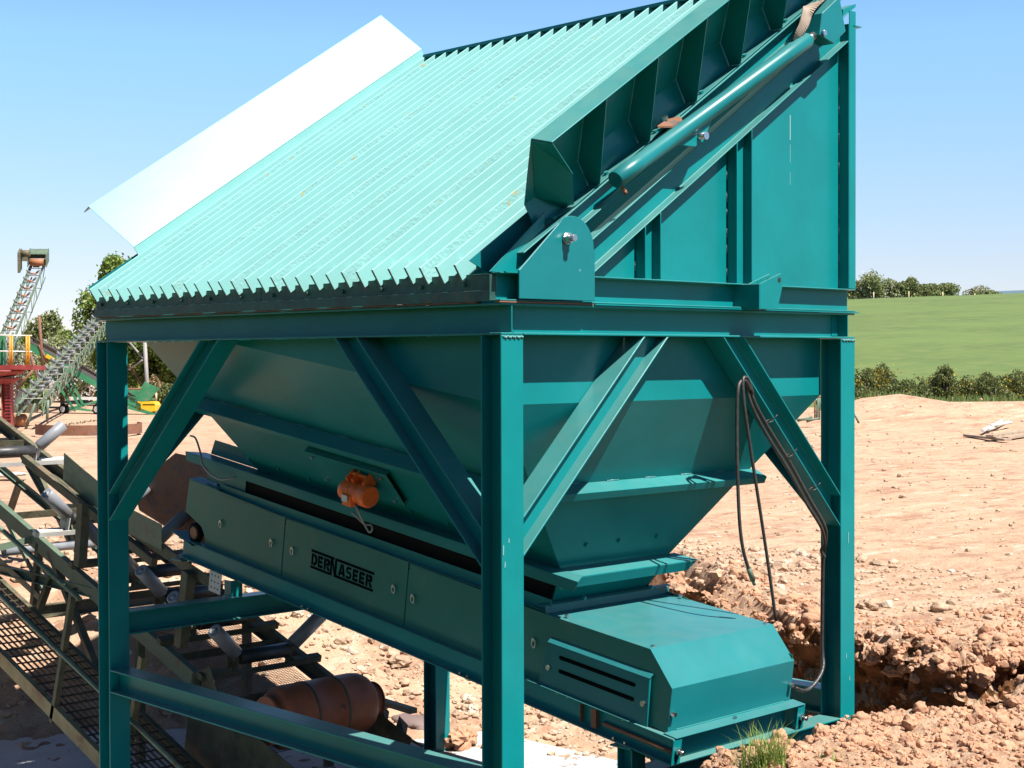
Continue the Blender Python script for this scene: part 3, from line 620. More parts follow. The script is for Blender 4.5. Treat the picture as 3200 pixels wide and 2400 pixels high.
for (ea,na),(eb,nb) in (((1.042,.400),(.382,.408)), ((1.035,.308),(.380,.313))):
    b = MB(); c_ = []
    for i in range(9): a = math.pi*.5+math.pi*i/8; c_.append((ea-math.cos(a)*.014, na+math.sin(a)*.014))
    for i in range(9): a = -math.pi*.5+math.pi*i/8; c_.append((eb-math.cos(a)*.014, nb+math.sin(a)*.014))
    poly(b, 1.1565, c_, .002); part(b, 'guard_slot', m_cutout, gp)
b = MB()
for e, n in ((1.141,.305),(.287,.313)): b.hexa(F(1.157,e,n), (-1,0,0), .020, .014)
for e in (1.05, .95, .45): b.hexa(F(1.165,e,.16), -nf, .010, .010)
part(b, 'guard_bolt', m_zinc, gp)
b = MB(); poly(b, 1.190, [(1.09,.022),(1.09,.150),(.06,.150),(.06,.022)], .003); dv = part(b, 'take_up_opening', m_dark)  # dark sheet over the channel web, painting the shade of the opening
b = MB(); b.cyl(F(1.175,.62,.075), F(1.175,.02,.075), .014, 12); b.box(tuple(F(1.15,.66,.03)), tuple(F(1.20,.72,.15))); b.box(tuple(F(1.15,.80,.03)), tuple(F(1.20,.82,.15))); part(b, 'take_up_screw', m_rust, dv)
# spring latches on the panels
lm = MB(); lm.tube([(-.012, .018*math.cos(t), -.030+.032*math.sin(t)) for t in [2*math.pi*i/14 for i in range(14)]], .0045, 6, True); lm.hexa((-.004,0,-.012),(-1,0,0),.010,.012)
l0 = lm.build('panel_latch', m_zinc)
lst = [(5.22,.413),(4.457,.416),(4.161,.417),(2.85,.422),(2.622,.405),(1.33,.42)]
for i, (e, n) in enumerate(lst):
    o = l0 if i == 0 else l0.copy()
    if i: COL.objects.link(o)
    o.parent = root; o.matrix_parent_inverse = parent_mat(root).inverted(); o.location = F(1.189, e, n+.03)
# legs that carry the feeder
b = MB(); b.extr(I_(.13,.13,.01,.008), (1.24,.10,-3.95), (1.24,.10,-2.635), ey, ex); b.box((1.14,.02,-2.647),(1.34,.20,-2.636)); part(b, 'feeder_leg', m_teal, bev=.002)
b = MB(); b.extr(I_(.13,.13,.01,.008), (2.40,.10,-3.95), (2.40,.10,-2.635), ey, ex); part(b, 'feeder_leg', m_teal, bev=.002)
for xx in (1.24, 2.40):
    b = MB(); b.extr(C_(.12,.10), (xx,L+.05,ZR2+.002), (xx,L+.05,-2.04), ex, ey); part(b, 'feeder_leg', m_teal, bev=.002)
b = MB()
for e in (3.92, 3.84, .50, .40, 2.0, 1.92): b.hexa(F(1.15,e,.012), nf, .012, .014)
part(b, 'channel_bolt', m_zinc)
b = MB(); b.slab([F(1.175,5.32,-.02),F(1.175,5.14,-.02),F(1.175,5.14,-.20),F(1.175,5.32,-.20)], (.008,0,0)); pb = part(b, 'hole_plate', m_galv)
b = MB()
for i in range(3):
    for j in range(3): b.cyl(F(1.174,5.28-.05*i,-.05-.055*j), F(1.1735,5.28-.05*i,-.05-.055*j), .009, 10)
part(b, 'bolt_hole', m_dark, pb)
# ---------------------------------------------------------------- stencilled name cut into the middle panel
GL = {'D': [[(0,0),(.30,0),(.30,1),(0,1)],[(.38,0),(.64,0),(1,.25),(1,.75),(.64,1),(.38,1),(.38,.74),(.56,.74),(.66,.62),(.66,.38),(.56,.26),(.38,.26)]],
 'E': [[(0,0),(.30,0),(.30,1),(0,1)],[(.34,.75),(.92,.75),(.92,1),(.34,1)],[(.34,.38),(.82,.38),(.82,.62),(.34,.62)],[(.34,0),(.92,0),(.92,.25),(.34,.25)]],
 'R': [[(0,0),(.30,0),(.30,1),(0,1)],[(.36,.76),(.58,.76),(.64,.69),(.58,.62),(.36,.62),(.36,.40),(.76,.40),(.98,.58),(.98,.86),(.78,1),(.36,1)],[(.42,.36),(.76,.36),(1.02,0),(.64,0)]],
 'N': [[(0,0),(.28,0),(.28,1),(0,1)],[(.30,1),(.30,.62),(.66,0),(.66,.38)],[(.68,0),(.96,0),(.96,1),(.68,1)]],
 'A': [[(0,0),(.30,0),(.47,.72),(.47,1),(.30,1)],[(.53,1),(.53,.72),(.70,0),(1.02,0),(.72,1)],[(.36,.16),(.64,.16),(.60,.38),(.42,.38)]],
 'S': [[(.05,0),(.7,0),(.92,.18),(.92,.45),(.72,.6),(.3,.6),(.27,.7),(.32,.8),(.85,.8),(.85,1),(.25,1),(.03,.85),(.03,.58),(.2,.43),(.65,.42),(.68,.3),(.62,.2),(.05,.2)]]}
def lp(u, v): return at(600+u/2.212, 1700+v/2.212, x=1.1915)
o_, a_ = lp(818,160), lp(1250,330); eu = (a_-o_); Wt = eu.length; eu.normalize(); nv = V((0, -eu.z, eu.y)); nv = nv if nv.z > 0 else -nv
Ht = (lp(845,42)-lp(818,160)).length*.97
b = MB()
def lb(pts): b.slab([o_+eu*(Wt*u)+nv*(Ht*v)-ex*.0015 for u, v in pts], (.0012,0,0))
lb([(0,-.02),(.335,-.02),(.335,.12),(0,.12)]); lb([(0,.88),(.375,.88),(.375,1.02),(0,1.02)]); lb([(.385,-.02),(1,-.02),(1,.12),(.385,.12)]); lb([(.425,.88),(1,.88),(1,1.02),(.425,1.02)])
xx = .01
for ch, wd in (('D',.095),('E',.085),('R',.10)):
    for q in GL[ch]: lb([(xx+u*wd, .17+v*.64) for u, v in q]); 
    xx += wd+.013
for q in GL['N']: lb([(.320+u*.105, -.0+v*1.0) for u, v in q])
xx = .452
for ch, wd in (('A',.105),('S',.092),('E',.088),('E',.088),('R',.10)):
    for q in GL[ch]: lb([(xx+u*wd, .17+v*.64) for u, v in q])
    xx += wd+.014
part(b, 'stencil_lettering', m_cutout)
# ---------------------------------------------------------------- vibrator motor on its mounting channel
def k1(a, b_, x): return at(500+a/1.843, 1050+b_/1.843, x=x)
Pm = pl(.99, 2.55); off = nL*.11
D2 = D; dnn = dn
b = MB(); b.obox(pl(.98,2.62)+nL*.045, D2*.50, dnn*.16, nL*.006)
b.obox(pl(.98,2.62)+nL*.024-dnn*.155, D2*.50, dnn*.005, nL*.022); b.obox(pl(.98,2.62)+nL*.024+dnn*.155, D2*.48, dnn*.005, nL*.022)
vp = part(b, 'vibrator_bracket', m_hop, bev=.002)
b = MB()
for s_ in (-1, 1):
    for t_ in (-1, 1): b.hexa(pl(.98,2.62)+nL*.052+D2*(.42*s_)+dnn*(.12*t_), nL, .016, .018)
part(b, 'bracket_bolt', m_zinc, vp)
C0 = at(1138/1.843+500, 905/1.843+1050, x=.84); b = MB()
b.lathe(C0+D2*.16, C0-D2*.16, [(0,.058),(.010,.074),(.08,.082),(.085,.073),(.12,.073),(.122,.077),(.13,.077),(.132,.073),(.15,.073),(.152,.077),(.16,.077),(.162,.073),(.18,.073),(.182,.077),(.19,.077),(.192,.073),(.225,.073),(.23,.084),(.30,.084),(.317,.075)], 36); vm = part(b, 'vibrator_motor', m_orange, label='orange electric vibrator motor')
b = MB(); b.obox(C0-V((.055,0,.055)).normalized()*.0+D2*.03-dnn*-.02+nL*.0+V((-.072,0,-.038)), D2*.052, V((.026,0,.0)), V((0,0,.042))); part(b, 'terminal_box', m_orange, vm, bev=.006)
b = MB(); b.obox(C0+V((-.100,0,-.038))+D2*.03, D2*.034, V((.002,0,0)), V((0,0,.024))); part(b, 'rating_plate', m_galv, vm)
b = MB()
for k in (-.11, .02, .09): b.obox(C0-nL*.075+D2*k-dnn*.06, D2*.008, dnn*.05, nL*.05)
b.obox(C0-nL*.095-dnn*.03, D2*.095, dnn*.075, nL*.010); part(b, 'motor_foot', m_orange, vm, bev=.003)
b = MB(); b.tube(smooth([k1(1125,975,.80), k1(1140,1010,.79), k1(1165,1060,.82), k1(1180,1090,.85), k1(1205,1130,.86), k1(1222,1115,.87), k1(1215,1090,.88), k1(1180,1085,.86), k1(1130,1040,.84), k1(1105,1018,.83)], 5), .007, 8); part(b, 'motor_cable', m_cable, vm)
b = MB(); b.tube(smooth([k1(175,575,1.09), k1(205,590,1.08), k1(232,670,1.05), k1(245,740,1.03), k1(290,795,1.02), k1(345,825,1.03), k1(400,822,1.06), k1(432,812,1.10)], 5), .009, 8); part(b, 'loose_cable', m_cable)
# ================================================================== helpers that need the terrain
def hit(a, b_, t0=4, t1=120):
    """where the line of sight through photo pixel (a, b) first meets the ground"""
    D = at(a, b_, d=1)-CAM; t = t0
    while t < t1:
        P = CAM+D*t
        if P.z < ground_z(P.x, P.y, False): return V((P.x, P.y, ground_z(P.x, P.y)))
        t *= 1.004
    P = CAM+D*t1; return V((P.x, P.y, ground_z(P.x, P.y)))
def rock(b, c, r, rnd, sub=0, sq=.65):
    t = (1+5**.5)/2
    vs = [V(p).normalized() for p in [(-1,t,0),(1,t,0),(-1,-t,0),(1,-t,0),(0,-1,t),(0,1,t),(0,-1,-t),(0,1,-t),(t,0,-1),(t,0,1),(-t,0,-1),(-t,0,1)]]
    fs = [(0,11,5),(0,5,1),(0,1,7),(0,7,10),(0,10,11),(1,5,9),(5,11,4),(11,10,2),(10,7,6),(7,1,8),(3,9,4),(3,4,2),(3,2,6),(3,6,8),(3,8,9),(4,9,5),(2,4,11),(6,2,10),(8,6,7),(9,8,1)]
    for _ in range(sub):
        cache = {}; nf_ = []
        def mid(i, j):
            k = (min(i,j), max(i,j))
            if k not in cache: cache[k] = len(vs); vs.append(((vs[i]+vs[j])/2).normalized())
            return cache[k]
        for a, c_, d in fs:
            x, y, z = mid(a,c_), mid(c_,d), mid(d,a); nf_ += [(a,x,z),(c_,y,x),(d,z,y),(x,y,z)]
        fs = nf_
    a = rnd.random()*6.28; sx, sy, sz = r*rnd.uniform(.75,1.35), r*rnd.uniform(.7,1.1), r*rnd.uniform(sq-.15, sq+.2); o = rnd.random()*50
    out = []
    for v in vs:
        k = 1+.36*noise.noise(v*1.7+V((o,0,0)))+(.30*noise.noise(v*3.6+V((0,o,0))) if sub else 0)
        x, y, z = v.x*sx*k, v.y*sy*k, v.z*sz*k
        out.append((c[0]+x*math.cos(a)-y*math.sin(a), c[1]+x*math.sin(a)+y*math.cos(a), c[2]+z))
    b.add(out, fs, sub > 1 and rnd.random() < .3)
# ------------------------------------------------------------------ stones and clods lying about
m_stone = mat('river_stone', (.37,.25,.17), .85, var=.3, scale=2.5, bump=.3, bscale=60, col2=(.50,.42,.34), mask=(3,.55,.63))
m_clod = mat('dry_clod', (.40,.215,.130), .97, var=.22, scale=6, bump=.8, bscale=45, col2=(.46,.32,.22), mask=(9,.55,.7))
rn = random.Random(11); b = MB(); n_ = 0
while n_ < 6500:
    x, y = rn.uniform(-1.5, 9.5), rn.uniform(2.6, 14)
    if rn.random() > (1.0 if 3.5 < y < 11.5 and x > 2.6 else .35): continue
    if x < 4.5 and y < 8.3 and x+y*.0 < 4.3 and rn.random() < .80: continue
    r = min(.012+rn.expovariate(1/.016), .11); rock(b, (x, y, ground_z(x, y)+r*.2), r, rn, 0 if r < .035 else 1); n_ += 1
for _ in range(5200):
    x = 5+rn.random()**1.7*45; y = rn.uniform(-.6, 34)*(.3+x/50); r = min(.008+rn.expovariate(1/.009), .07)*(1+x/60)
    rock(b, (x, y, ground_z(x, y)+r*.1), r, rn, 0)
for _ in range(1500):
    x, y = rn.uniform(4.2, 9.5), rn.uniform(-.6, 5); r = min(.008+rn.expovariate(1/.009), .06); rock(b, (x, y, ground_z(x, y)+r*.2), r, rn, 0 if r < .035 else 1)
tag(b.build('loose_stones', m_stone), kind='stuff')
b = MB()
for _ in range(13000):
    x, y = rn.uniform(-.6, 7.5), rn.uniform(-2.7, -.35)
    s = (x-CAM.x)*DY-(y-CAM.y)*DX
    if s < -.5: continue
    r = min(.007+rn.expovariate(1/.0085), .085); rock(b, (x, y, ground_z(x, y)+r*.05), r, rn, 0 if r < .018 else (1 if r < .035 else 2), .75)
for _ in range(2600):
    x = rn.uniform(4.2, 9.5); y = rn.uniform(-.9, 4.6); r = min(.012+rn.expovariate(1/.014), .11)
    if abs(x-5.75-.6*max(0, y-1.75)) > .6 and not y < 1.0: continue
    rock(b, (x, y, ground_z(x, y)+r*.15), r, rn, 1 if r < .06 else 2, .7)
for _ in range(2000):
    i = rn.randrange(len(pth)); j = rn.randrange(0, NR-3) if rn.random() < .25 else rn.randrange(NR-14, NR-2); q = vs_[i*NR+j]; r = min(.010+rn.expovariate(1/.014), .09)
    rock(b, (q.x, q.y, q.z), r, rn, 1 if r < .05 else 2, .8)
tag(b.build('soil_clods', m_clod), kind='stuff')
# larger stones one can tell apart
BST = [((1830+0, 2240), .0, 'x')]
for i, (px, py, r, lab) in enumerate([(1250,2085,.11,'large pale angular boulder left of the back leg'),(2715,1897,.10,'smooth cream coloured stone at the near edge of the yard'),(272,1955,.07,'white rounded stone on the sand behind the walkway'),(2935,1905,.08,'white stone on the rim above the trench'),(930,1925,.08,'pale round stone beside the loading skirt'),(1480,2230,.07,'pale rounded stone between the two legs')]):
    b = MB(); P = hit(px, py); rock(b, (P.x, P.y, P.z+r*.35), r, random.Random(i), 2, .7)
    tag(b.build('boulder', m_stone), lab, 'stone', 'larger stones in the yard')
# ================================================================== hoses on the brace and leg
def hose(pts, y, r, lab, name='hydraulic_hose', grp='hydraulic hoses on the right hand brace', n=6, m_=None):
    b = MB(); P = [at(p[0], p[1], y=(p[2] if len(p) > 2 else y)) for p in pts]; b.tube(smooth(P, n), r, 10)
    o = b.build(name, m_ or m_hose); tag(o, lab, 'hose', grp); return o, P
o, P = hose([(2345,1218,-.02),(2330,1190,-.03),(2312,1196,-.03),(2305,1230,-.035),(2303,1290),(2303,1400),(2306,1520),(2312,1640),(2325,1730),(2352,1812)], -.035, .0125, 'short hose hanging in a loop from the brace with a free threaded end')
b = MB(); P = at(2340, 1775, y=-.035); Q = at(2353, 1814, y=-.035); b.cyl(P, Q, .019, 12); b.cyl(Q, Q+(Q-P)*.35, .012, 10); b.build('hose_fitting', m_conv, o)
hose([(2352,1230,-.02),(2338,1185,-.03),(2322,1186,-.04),(2325,1260),(2345,1400),(2370,1560),(2400,1760),(2425,1940)], -.05, .012, 'long hose hanging from the brace down to the tail cover')
hose([(2335,1186,.0),(2360,1262,-.005),(2410,1352),(2470,1450),(2530,1560),(2575,1640),(2580,1690,.03),(2572,1760,.10),(2569,2010,.13),(2573,2080,.10),(2555,2125,.08),(2520,2158,.08),(2485,2150,.08)], -.008, .014, 'thick hose tied along the brace and down the right leg to its foot')
hose([(2328,1192,.0),(2350,1270,-.01),(2400,1365),(2460,1462),(2520,1572),(2566,1648),(2577,1700,.03),(2566,1720,.06),(2578,1742,.05)], -.012, .012, 'second hose tied under the brace ending in a small loop at the leg')
for px, py in ((2402,1308),(2463,1415),(2538,1520)):
    b = MB(); P = at(px+2, py+8, y=-.01); b.tube([P+V((.030*math.cos(t), .026*math.sin(t)+.0, .030*math.cos(t)*.35)) for t in [2*math.pi*i/14 for i in range(14)]], .004, 6, True); b.cyl(P+V((.03,-.01,.01)), P+V((.055,-.03,.045)), .003, 5)
    tag(b.build('cable_tie', m_hose), {1308:'upper black tie round the hoses on the brace',1415:'middle black tie round the hoses on the brace',1520:'lowest black tie round the hoses on the brace'}[py], 'cable tie', 'ties round the hoses')
# ================================================================== collecting conveyor that runs away under the feeder
A2 = V((0,.9505,.3108)); U2 = V((0,-.3108,.9505))
def K(x, s, u): return V((x, 4.0, -3.334))+A2*s+U2*u
kc = thing('inclined_conveyor', 'dull green inclined conveyor without belt running from under the machine up to the left edge', 'conveyor', (1.8, 4.0, -3.9))
def kp(mb, name, m_, par=None, bev=0):
    return mb.build(name, m_, par or kc, bev)
SX = 13.0
for xx, s_ in ((1.2, 1), (2.43, -1)):
    b = MB(); b.extr(C_(.15, .065), K(xx+.0, .3, -.075), K(xx, SX, -.075), U2, (s_,0,0)); kp(b, 'stringer', m_conv if s_ > 0 else m_convd)
    b = MB(); b.extr(L_(.07,.07), K(xx, 4.2, -.62), K(xx, SX, -.62), U2, (s_,0,0)); kp(b, 'lower_chord', m_conv)
    s = 4.2; i = 0
    while s < SX-1:
        b = MB(); a_, c_ = (K(xx+s_*.03, s, -.56), K(xx+s_*.03, s+1.1, -.14)) if i % 2 == 0 else (K(xx+s_*.03, s, -.14), K(xx+s_*.03, s+1.1, -.56))
        b.extr(L_(.05,.05,.006), a_, c_, (0,0,1), (s_,0,0)); kp(b, 'lattice_bar', m_conv); s += 1.1; i += 1
for s in (.75, 1.7, 3.0, 5.1, 7.2, 9.2, 11.4):
    b = MB(); b.extr(L_(.08,.09,.008), K(1.27, s, -.09), K(2.36, s, -.09), U2, A2); kp(b, 'cross_member', m_convd)
def idler(s, new):
    f = thing_idler = MB(); f.extr(L_(.05,.09,.007), K(1.17, s, .004), K(2.46, s, .004), U2, A2)
    for xx, sg in ((1.53, -1), (2.10, 1)):
        f.obox(K(xx, s+.045, .09), V((.006,0,0)), A2*.03, U2*.09); f.obox(K(1.815+sg*.50, s+.045, .035), V((.15,0,0)), A2*.035, U2*.028); f.slab([K(1.815+sg*.34, s+.075, .05), K(1.815+sg*.28, s+.075, .05), K(1.815+sg*.34, s+.075, .26), K(1.815+sg*.38, s+.075, .24)], A2*.006)
    fr = kp(f, 'idler_frame', m_galv if new else m_convd)
    for (xa, ua, xb, ub, mm) in ((1.555,.165,2.075,.165, m_rollb), (1.505,.215,1.235,.475, m_roll), (2.125,.215,2.395,.475, m_roll)):
        if xa > 2.1 and 2 < s < 3.5: continue
        b = MB(); Pa, Pb = K(xa, s+.045, ua), K(xb, s+.045, ub); ln = (Pb-Pa).length
        b.lathe(Pa, Pb, [(-.008,.015),(0,.018),(.001,.058),(.006,.066),(ln-.006,.066),(ln-.001,.058),(ln,.045),(ln-.004,.040),(ln-.004,.018),(ln+.008,.015)], 26)
        kp(b, 'idler_roller', mm, fr)
for s, nw in ((1.14,0),(1.86,0),(2.45,0),(3.0,0),(3.6,0),(4.40,1),(6.35,1),(8.3,1),(10.3,1)): idler(s, nw)
for zz, u in ((5.0,-.45),):
    b = MB(); b.cyl(K(1.25, 5.2, -.5), K(2.38, 5.2, -.5), .05, 18); kp(b, 'return_roller', m_roll)
# loading skirts
def kx(a, b_, x): return at(a, b_, x=x)
b = MB(); b.slab([kx(200,1415,1.2), kx(197,1503,1.2), kx(403,1668,1.2), kx(505,1720,1.2), kx(505,1640,1.2), kx(403,1588,1.2)], (.006,0,0)); kp(b, 'loading_skirt', m_conv)
b = MB(); q = kx(166,1482,1.12); b.slab([q, kx(197,1503,1.195), kx(300,1590,1.195), kx(265,1575,1.12)], (0,0,.006)); b.obox((K(1.21,3.6,.66)), V((.03,0,0)), A2*1.35, U2*.04); kp(b, 'skirt_rail', m_convd)
b = MB(); b.extr(L_(.10,.10,.01), kx(400,1668,1.22), kx(690,1862,1.22), U2, ex); kp(b, 'skirt_rail', m_convd)
b = MB(); b.slab([kx(p, q_, 2.43) for p, q_ in [(427,1562),(500,1455),(548,1416),(700,1450),(700,1740),(640,1722),(435,1595)]], (.008,0,0)); kp(b, 'loading_skirt', m_rust)
for (a1, b1, a2, b2) in ((262,1570,250,1768),(590,1785,565,2020)):
    b = MB(); T, Bt = kx(a1, b1, 1.17), kx(a2, b2, 1.17); b.extr([(-.055,-.045),(.055,-.045),(.055,.045),(-.055,.045)], T, Bt, ey, ex); kp(b, 'skirt_post', m_convd, bev=.003)
# mesh under the tail
b = MB()
for i in range(36): x = 1.29+i*.0300; b.obox(K(x, 1.35, -.16), V((.0018,0,0)), A2*1.25, U2*.0015)
for i in range(84): s = .11+i*.0297; b.obox(K(1.81, s, -.158), V((.53,0,0)), A2*.0018, U2*.0015)
kp(b, 'mesh_guard', m_mesh)
# tail frame, side boxes and struts
b = MB(); b.slab([kx(p, q_, 1.2) for p, q_ in [(600,2105),(655,2085),(690,2200),(800,2300),(1010,2480),(560,2480),(585,2260)]], (.008,0,0)); kp(b, 'tail_plate', m_convd)
b = MB(); b.slab([K(2.42,.6,-.02),K(2.42,-.3,-.02),K(2.42,-.3,-.5),K(2.42,.6,-.5)], (.008,0,0)); kp(b, 'tail_plate', m_convd)
b = MB(); b.extr(L_(.10,.10,.01), K(1.22,.68,-.02), K(2.60,.68,-.02), U2, A2); kp(b, 'tail_beam', m_convd)
for xx in (1.21, 2.40):
    for sa, sb_ in ((2.3, 2.2), (.9, 1.0)):
        b = MB(); P = K(xx, sa, -.15); b.extr(L_(.07,.07,.008), P, (P.x, P.y, -4.0), ex, ey); kp(b, 'support_leg', m_convd)
for (xx, a1, b1, a2, b2) in ((1.2,120,1700,100,1905),(1.2,150,1720,300,2098),(2.4,60,1500,20,1620),(2.4,100,1450,215,1690),(2.4,215,1610,238,1720),(1.2,160,1790,118,1905)):
    b = MB(); b.extr(L_(.07,.07,.008), kx(a1,b1,xx), kx(a2,b2,xx), ex, ey); kp(b, 'support_leg', m_convd)
b = MB(); P = kx(105,1912,1.2); b.extr(C_(.14,.07), P, P+V((1.9,0,0)), ez, (0,-1,0)); kp(b, 'support_beam', m_convd)
b = MB(); P = kx(0,1775,1.25); Q = kx(300,1850,1.25); b.extr(C_(.10,.06), P, Q, ez, (-1,0,0)); kp(b, 'support_beam', m_conv)
b = MB(); P = kx(0,1722,.9); Q = kx(115,1692,1.25); b.extr(L_(.07,.07), P, Q, ez, ey); kp(b, 'support_beam', m_conv)
# screw conveyor like chain rods at the tail
b = MB()
for u in (-.02, -.09): b.cyl(kx(1175,2245,2.55)+V((0,0,u)), kx(1320,2325,2.55)+V((0,-.0,u)), .012, 8)
for p, q_ in ((1190,2240),(1248,2282)):
    c = kx(p, q_, 2.55); b.add([c+V((0,-.09,-.06)), c+V((0,.09,-.06)), c+V((.10,0,.03)), c+V((0,0,.13)), c+V((-.06,0,0))], [(0,1,2),(0,2,3),(1,3,2),(0,3,4),(1,4,3),(0,4,1)])
kp(b, 'take_up_rod', m_convd)
# walkway on the near side
b = MB(); b.extr(C_(.13,.05), K(.30,-1.2,-.62), K(.30, 9,-.62), U2, (1,0,0)); kp(b, 'walkway_stringer', m_yrail)
b = MB(); b.extr(C_(.13,.05), K(1.02,-1.2,-.62), K(1.02, 9,-.62), U2, (-1,0,0)); kp(b, 'walkway_stringer', m_convd)
b = MB()
for i in range(12): b.obox(K(.37+i*.055, 3.4, -.59), V((.0036,0,0)), A2*4.9, U2*.010)
for i in range(70): b.obox(K(.67, -1.4+i*.14, -.580), V((.33,0,0)), A2*.005, U2*.006)
kp(b, 'walkway_grating', m_grate)
for u in (.56, -.04):
    b = MB(); b.cyl(K(.30, 1.9 if u > 0 else -1.0, u), K(.30, 9, u), .022, 12); kp(b, 'hand_rail', m_conv)
for s in (2.05, 4.6, 7.2):
    b = MB(); b.extr(L_(.05,.05,.006), K(.30, s, -.72), K(.30, s, .60), A2, ex); kp(b, 'rail_post', m_convd)
b = MB(); b.extr(L_(.06,.06,.006), kx(443,2058,.75), kx(400,2330,.75), A2, ex); kp(b, 'rail_post', m_yrail)
# gas cylinder lying across the tail
b = MB(); GA, GB = V((1.24, 4.20, -3.18)), V((2.50, 4.14, -3.16))
b.lathe(GA, GB, [(0.000,0.194),(0.000,0.206),(0.041,0.206),(0.045,0.188),(0.082,0.244),(0.123,0.265),(0.180,0.270),(0.353,0.270),(0.357,0.275),(0.373,0.275),(0.377,0.270),(0.656,0.270),(0.660,0.275),(0.676,0.275),(0.681,0.270),(0.861,0.270),(0.935,0.260),(0.992,0.231),(1.041,0.175),(1.058,0.150),(1.115,0.147),(1.115,0.125)], 44)
gc = tag(b.build('gas_cylinder', m_gas), 'rusty orange red gas cylinder lying across the lower end of the conveyor', 'gas cylinder')
b = MB()
for t in (.365, .668): b.lathe(GA+(GB-GA).normalized()*(t-.012), GB, [(0,.272),(.002,.277),(.022,.277),(.024,.272)], 44)
b.build('weld_band', m_convd, gc)
b = MB(); gd = (GB-GA).normalized(); b.tube([GA+gd*1.105+V((0,.150*math.cos(t),.150*math.sin(t))) for t in [math.pi*1.6*i/22-.6 for i in range(22)]], .011, 8); b.build('valve_collar', m_rust, gc)
# ================================================================== VEGETATION
def leafmat(name, c, c2):
    M = bpy.data.materials.new(name); M.use_nodes = True; N = M.node_tree.nodes; Lk = M.node_tree.links; b = N['Principled BSDF']
    b.inputs['Roughness'].default_value = .55; b.inputs['Specular IOR Level'].default_value = .25
    ge = N.new('ShaderNodeNewGeometry'); rp = N.new('ShaderNodeValToRGB'); rp.color_ramp.elements[0].color = (*c, 1); rp.color_ramp.elements[1].color = (*c2, 1)
    Lk.new(ge.outputs['Random Per Island'], rp.inputs[0]); Lk.new(rp.outputs[0], b.inputs['Base Color'])
    tr = N.new('ShaderNodeBsdfTranslucent'); Lk.new(rp.outputs[0], tr.inputs['Color']); mx = N.new('ShaderNodeMixShader'); mx.inputs[0].default_value = .25
    Lk.new(b.outputs[0], mx.inputs[1]); Lk.new(tr.outputs[0], mx.inputs[2]); Lk.new(mx.outputs[0], N['Material Output'].inputs[0]); return M
l_green = leafmat('spring_leaves', (.075,.14,.025), (.25,.32,.065))
l_dark = leafmat('dark_leaves', (.030,.070,.014), (.14,.20,.04))
l_haw = leafmat('hawthorn_leaves', (.11,.15,.05), (.29,.31,.14))
l_blos = leafmat('white_blossom', (.40,.37,.33), (.62,.58,.54))
l_gorse = leafmat('gorse_needles', (.055,.085,.025), (.20,.22,.08))
l_yel = leafmat('yellow_gorse_flowers', (.38,.25,.015), (.50,.36,.03))
l_tan = leafmat('tan_bush_leaves', (.22,.16,.08), (.34,.27,.14))
m_bark = mat('grey_bark', (.12,.09,.065), .9, var=.3, scale=4, bump=.6, bscale=9)
def foliage(b, c, rad, n, leaf, rnd, lobes=9, flat=.0):
    c = V(c); rx, ry, rz = rad; lb_ = []
    for i in range(lobes):
        a, e = rnd.uniform(0, 6.28), rnd.uniform(-.9, 1.2); k = rnd.uniform(.35, .72)
        lb_.append((c+V((rx*k*math.cos(a)*math.cos(e), ry*k*math.sin(a)*math.cos(e), rz*k*math.sin(e))), rnd.uniform(.30, .52)))
    lb_.append((c, .6))
    for i in range(n):
        p0, k = lb_[i % len(lb_)]
        v = V((rnd.gauss(0,1), rnd.gauss(0,1), rnd.gauss(0,1))).normalized(); q = rnd.uniform(.72, 1.08)
        if rnd.random() < .12: q *= rnd.uniform(1.0, 1.25)
        p = p0+V((v.x*rx*k*q, v.y*ry*k*q, v.z*rz*k*q))
        if noise.noise(p*(2.6/max(rx, .3))) < -.27: continue
        s = leaf*rnd.uniform(.8, 1.7); t = V((rnd.gauss(0,1), rnd.gauss(0,1), rnd.gauss(0,1)+.3)).normalized(); u = t.orthogonal().normalized(); w_ = t.cross(u)
        b.add([p-u*s, p+w_*s*.55, p+u*s, p-w_*s*.55], [(0,1,2,3)])
def tree(name, label, cat, base, H, R, mt, n, leaf, seed, group=None, blossom=None, trunk=True, nb=0, lobes=10, squat=.42):
    rnd = random.Random(seed); base = V(base); t = thing(name, label, cat, base, group)
    b = MB(); foliage(b, base+V((0,0,H*(1-squat))), (R, R, H*squat), n, leaf, rnd, lobes); b.build('crown', mt, t)
    if blossom: b = MB(); foliage(b, base+V((0,0,H*(1-squat))), (R*1.03, R*1.03, H*squat*1.03), nb, leaf*.8, rnd, lobes); b.build('blossom', blossom, t)
    b = MB(); b.lathe(base-V((0,0,.3)), base+V((0,0,1)), [(0,R*.07+.03),(H*.3,R*.05+.02),(H*.75,R*.02+.01)], 8)
    for k in range(5):
        a = rnd.uniform(0, 6.28); b.tube([base+V((0,0,H*.25)), base+V((R*.3*math.cos(a),R*.3*math.sin(a),H*.5)), base+V((R*.6*math.cos(a),R*.6*math.sin(a),H*rnd.uniform(.6,.8)))], R*.02+.01, 5)
    b.build('trunk', m_bark, t); return t
def on(px, py, d, zz=None):
    P = at(px, py, d=d); return V((P.x, P.y, P.z if zz is None else zz))
def wpx(n, d): return n*d/FPX
